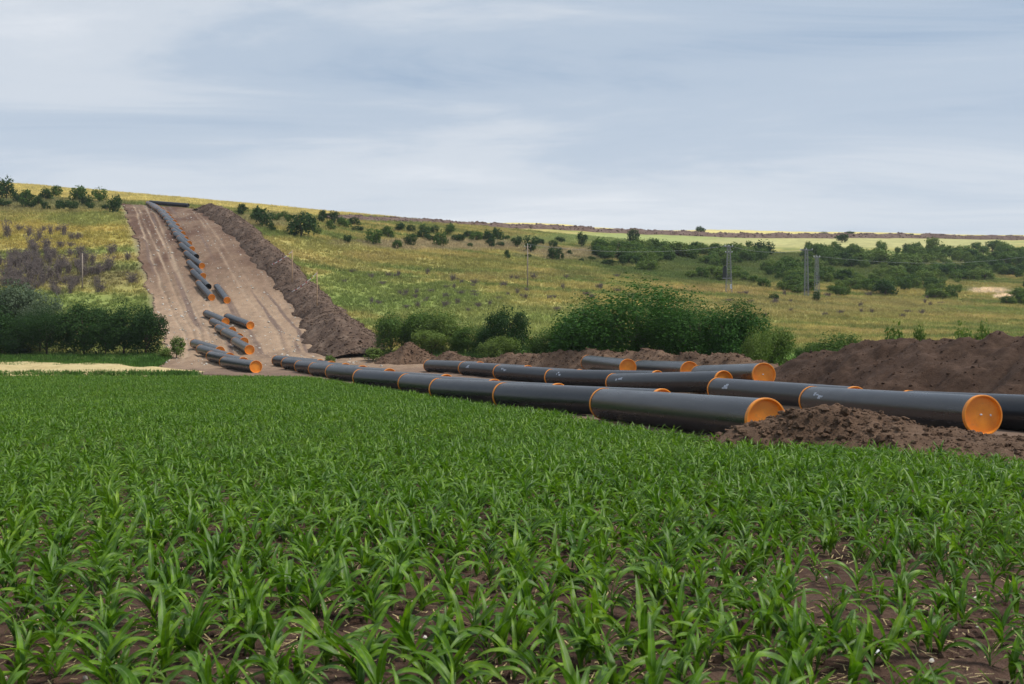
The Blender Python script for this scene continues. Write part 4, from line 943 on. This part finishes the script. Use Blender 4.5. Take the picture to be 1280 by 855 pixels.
def plan_mesh(pl, lod=1):
    st, plan = pl; Vs, Fs, U, n = [], [], [], 0
    for V, f, uv in [(STALKS[st][0], STALKS[st][1], STALKS[st][2])] + [None] * 0: Vs.append(V); Fs.append(f); U.append(uv); n += len(V)
    for j, off, a, s in plan:
        V, f, uv = LEAVES[j][:3]
        if lod > 1:
            rws = [0, 2, 4, 6, 8, 10]; V = V.reshape(11, 5, 3)[rws][:, [0, 2, 4]].reshape(-1, 3); uv = uv.reshape(11, 5, 2)[rws][:, [0, 2, 4]].reshape(-1, 2); f = grid_faces(len(rws), 3)
        ca, sa = math.cos(a), math.sin(a); Q = V * s; Q = np.stack([Q[:, 0] * ca - Q[:, 1] * sa, Q[:, 0] * sa + Q[:, 1] * ca, Q[:, 2]], 1) + off
        Vs.append(Q); Fs.append(f + n); U.append(uv); n += len(Q)
    return mesh_np('corn_plant', np.concatenate(Vs), np.concatenate(Fs), M['corn'], True, np.concatenate(U))
# rows run parallel to the pipe line
AR = R(22); dirr = np.array((-math.sin(AR), math.cos(AR))); nrm = np.array((math.cos(AR), math.sin(AR)))
pts = []
ROWSP = .44
for k in range(-320, 100):
    o = k * ROWSP; s = np.arange(-30, 150, .105); s = s + rng.normal(0, .05, len(s))
    off = o + rng.normal(0, .085, len(s)); P = off[:, None] * nrm + s[:, None] * dirr; pts.append(P[rng.random(len(P)) > .07])
P = np.concatenate(pts)
bnd = 87.5 + 1.5 * (vnoise(P[:, 0] / 3, P[:, 0] * 0, 8) - .5)
keep = (P[:, 1] > -2.5) & (P[:, 1] < bnd) & (np.abs(P[:, 0]) < np.abs(P[:, 1]) * .62 + 3) & (P[:, 0] < edgeX(P[:, 1]) - .15) & (np.hypot(P[:, 0], P[:, 1]) > 2.6)
P = P[keep]; gapn = fbm(P[:, 0] / 2.2, P[:, 1] / 2.2, 3, 44); P = P[((gapn > .31) | (rng.random(len(P)) < .72)) & (rng.random(len(P)) < np.interp(P[:, 1], [6, 13], [.62, 1.0]))]
Z = T(P[:, 0], P[:, 1]); px, py = project(P[:, 0], np.maximum(P[:, 1], .1), Z + .3)
vig = 0.8 + 0.45 * fbm(P[:, 0] / 5, P[:, 1] / 5, 3, 55); sc = vig * rng.uniform(.62, 1.28, len(P)) * .56
inview = (P[:, 1] > 2) & (px > -20) & (px < 1300) & (py < 875); dist = np.where(inview, np.hypot(P[:, 0], P[:, 1]), 1e9)
order = np.argsort(dist); near300 = order[:300]; rest = np.setdiff1d(np.arange(len(P)), near300)
for q in near300:
    st, plan = PLANS[rng.integers(0, len(PLANS))]; s = float(sc[q]); yaw = float(rng.uniform(0, 6.28))
    o = empty('corn_plant', (P[q, 0], P[q, 1], Z[q] - .01), (float(rng.normal(0, .06)), float(rng.normal(0, .06)), yaw)); o.scale = (s, s, s)
    u_ = P[q, 0] / P[q, 1]; dq = math.hypot(P[q, 0], P[q, 1])
    tag(o, '%s young corn plant %s, %s of the picture' % ('tall' if s > .66 else 'small' if s < .5 else 'middling', 'at the very bottom edge' if dq < 5 else 'in the near foreground' if dq < 6.5 else 'in the foreground with soil showing', 'left third' if u_ < -.17 else 'right third' if u_ > .17 else 'middle third'), 'corn plant', 'corn plants in the foreground')
    link('stalk', STALKS[st][3], o)
    for j, off, a, ls in plan: link('leaf', LEAVES[j][3], o, off, (0, 0, a), (ls, ls, ls))
yr = P[rest, 1]; idx = np.where(yr < 22, rng.integers(0, 16, len(rest)), 16 + rng.integers(0, 16, len(rest)))
instancer('corn_field', np.c_[P[rest], Z[rest] - .01], np.c_[rng.normal(0, .07, (len(rest), 2)), rng.uniform(0, 6.28, len(rest))], sc[rest], idx,
          [plan_mesh(p) for p in PLANS] + [plan_mesh(p, 2) for p in PLANS], 'dense rows of young green corn across the field', 'corn')
# weeds and straw litter between the rows
n = 16000
Yq = np.sqrt(rng.uniform(3 ** 2, 75 ** 2, n)); Xq = rng.uniform(-.6, .6, n) * Yq; pn = fbm(Xq / 5, Yq / 5, 3, 99)
keep = (Xq < edgeX(Yq) - .3) & (pn > .52) & (Yq > 9); Xq, Yq = Xq[keep], Yq[keep]; n = len(Xq)
gc = np.array((0.12, 0.2, 0.03)) * rng.uniform(.6, 1.3, (n, 1))
instancer('field_weeds', np.stack([Xq, Yq, T(Xq, Yq)], 1), np.c_[np.zeros((n, 2)), rng.uniform(0, 6.28, n)], rng.uniform(.4, .9, n), rng.integers(0, 3, n), [tuft_mesh(30 + i, 14, .35, .012, .14) for i in range(3)], 'pale grassy weeds between the corn rows', 'weeds', gc)
n = 12000; Yq = rng.uniform(2.5, 16, n); Xq = rng.uniform(-.62, .62, n) * (Yq + 2)
a = rng.uniform(0, 3.14, n); l = rng.uniform(.012, .06, n); w = rng.uniform(.0015, .005, n); ce = np.stack([Xq, Yq, T(Xq, Yq) + .03], 1)
d = np.c_[np.cos(a), np.sin(a), rng.normal(0, .25, n)]; e = np.c_[-np.sin(a), np.cos(a), np.zeros(n)]
V = np.stack([ce - d * l[:, None] - e * w[:, None], ce + d * l[:, None] - e * w[:, None], ce + d * l[:, None] + e * w[:, None], ce - d * l[:, None] + e * w[:, None]], 1).reshape(-1, 3)
o = link('straw_litter', mesh_np('straw_litter', V, np.arange(n * 4).reshape(-1, 4), M['straw'])); tag(o, 'straw scraps lying on the soil between corn rows', 'straw', kind='stuff')
n = 9000; Yq = rng.uniform(2.5, 18, n); Xq = rng.uniform(-.62, .62, n) * (Yq + 2)
V, f = scatter_lumps(np.stack([Xq, Yq, T(Xq, Yq) + .005], 1), .012 * (5 ** (rng.random(n) ** 2.0)))
o = link('soil_crumbs', mesh_np('soil_crumbs', V, f, M['soil'])); tag(o, 'crumbs and clods of soil between the corn rows', 'soil', kind='stuff')
n = 260; Yq = rng.uniform(3, 16, n); Xq = rng.uniform(-.6, .6, n) * (Yq + 1); V, f = scatter_lumps(np.stack([Xq, Yq, T(Xq, Yq) + .03], 1), rng.uniform(.008, .022, n))
o = link('field_pebbles', mesh_np('field_pebbles', V, f, M['stone'])); tag(o, 'pale pebbles scattered on the field soil', 'pebbles', kind='stuff')
p = hit(1095, 842); V, f = scatter_lumps(np.array([(0, 0, .02)]), np.array([.035]))
o = link('white_stone', mesh_np('white_stone', V, f, M['white']), None, p); tag(o, 'small white stone between corn leaves at the bottom right', 'stone')
# loose stones on the dirt slope
n = 1500; tq = rng.random(n); Yq = rng.uniform(112, 290, n); Xq = stripL(Yq) + (stripR(Yq) - stripL(Yq)) * tq
V, f = scatter_lumps(np.stack([Xq, Yq, T(Xq, Yq) + .06], 1), .05 * 5 ** (rng.random(n) ** 2))
o = link('slope_stones', mesh_np('slope_stones', V, f, M['stone'])); tag(o, 'loose pale stones on the dirt slope', 'stones', kind='stuff')

# ------------------------------------------------------------------ the air between here and the skyline
zlo = min(v.co.z for v in bpy.data.objects['ground'].data.vertices); zhi = max(v.co.z for v in bpy.data.objects['ground'].data.vertices)
hm = bpy.data.materials.new('thin_haze'); hm.use_nodes = True; t = hm.node_tree; t.nodes.clear()
ho = t.nodes.new('ShaderNodeOutputMaterial'); pv = t.nodes.new('ShaderNodeVolumePrincipled'); t.links.new(pv.outputs[0], ho.inputs['Volume'])
pv.inputs['Color'].default_value = (0.82, 0.88, 0.95, 1); pv.inputs['Density'].default_value = 0.00012; pv.inputs['Anisotropy'].default_value = 0.2
o = link('haze', mesh_np('haze', *box(-1420, 1420, -70, 1460, zlo - 1.0, zhi + 12), hm)); tag(o, kind='stuff', label='thin pale haze over the far slopes', cat='haze')
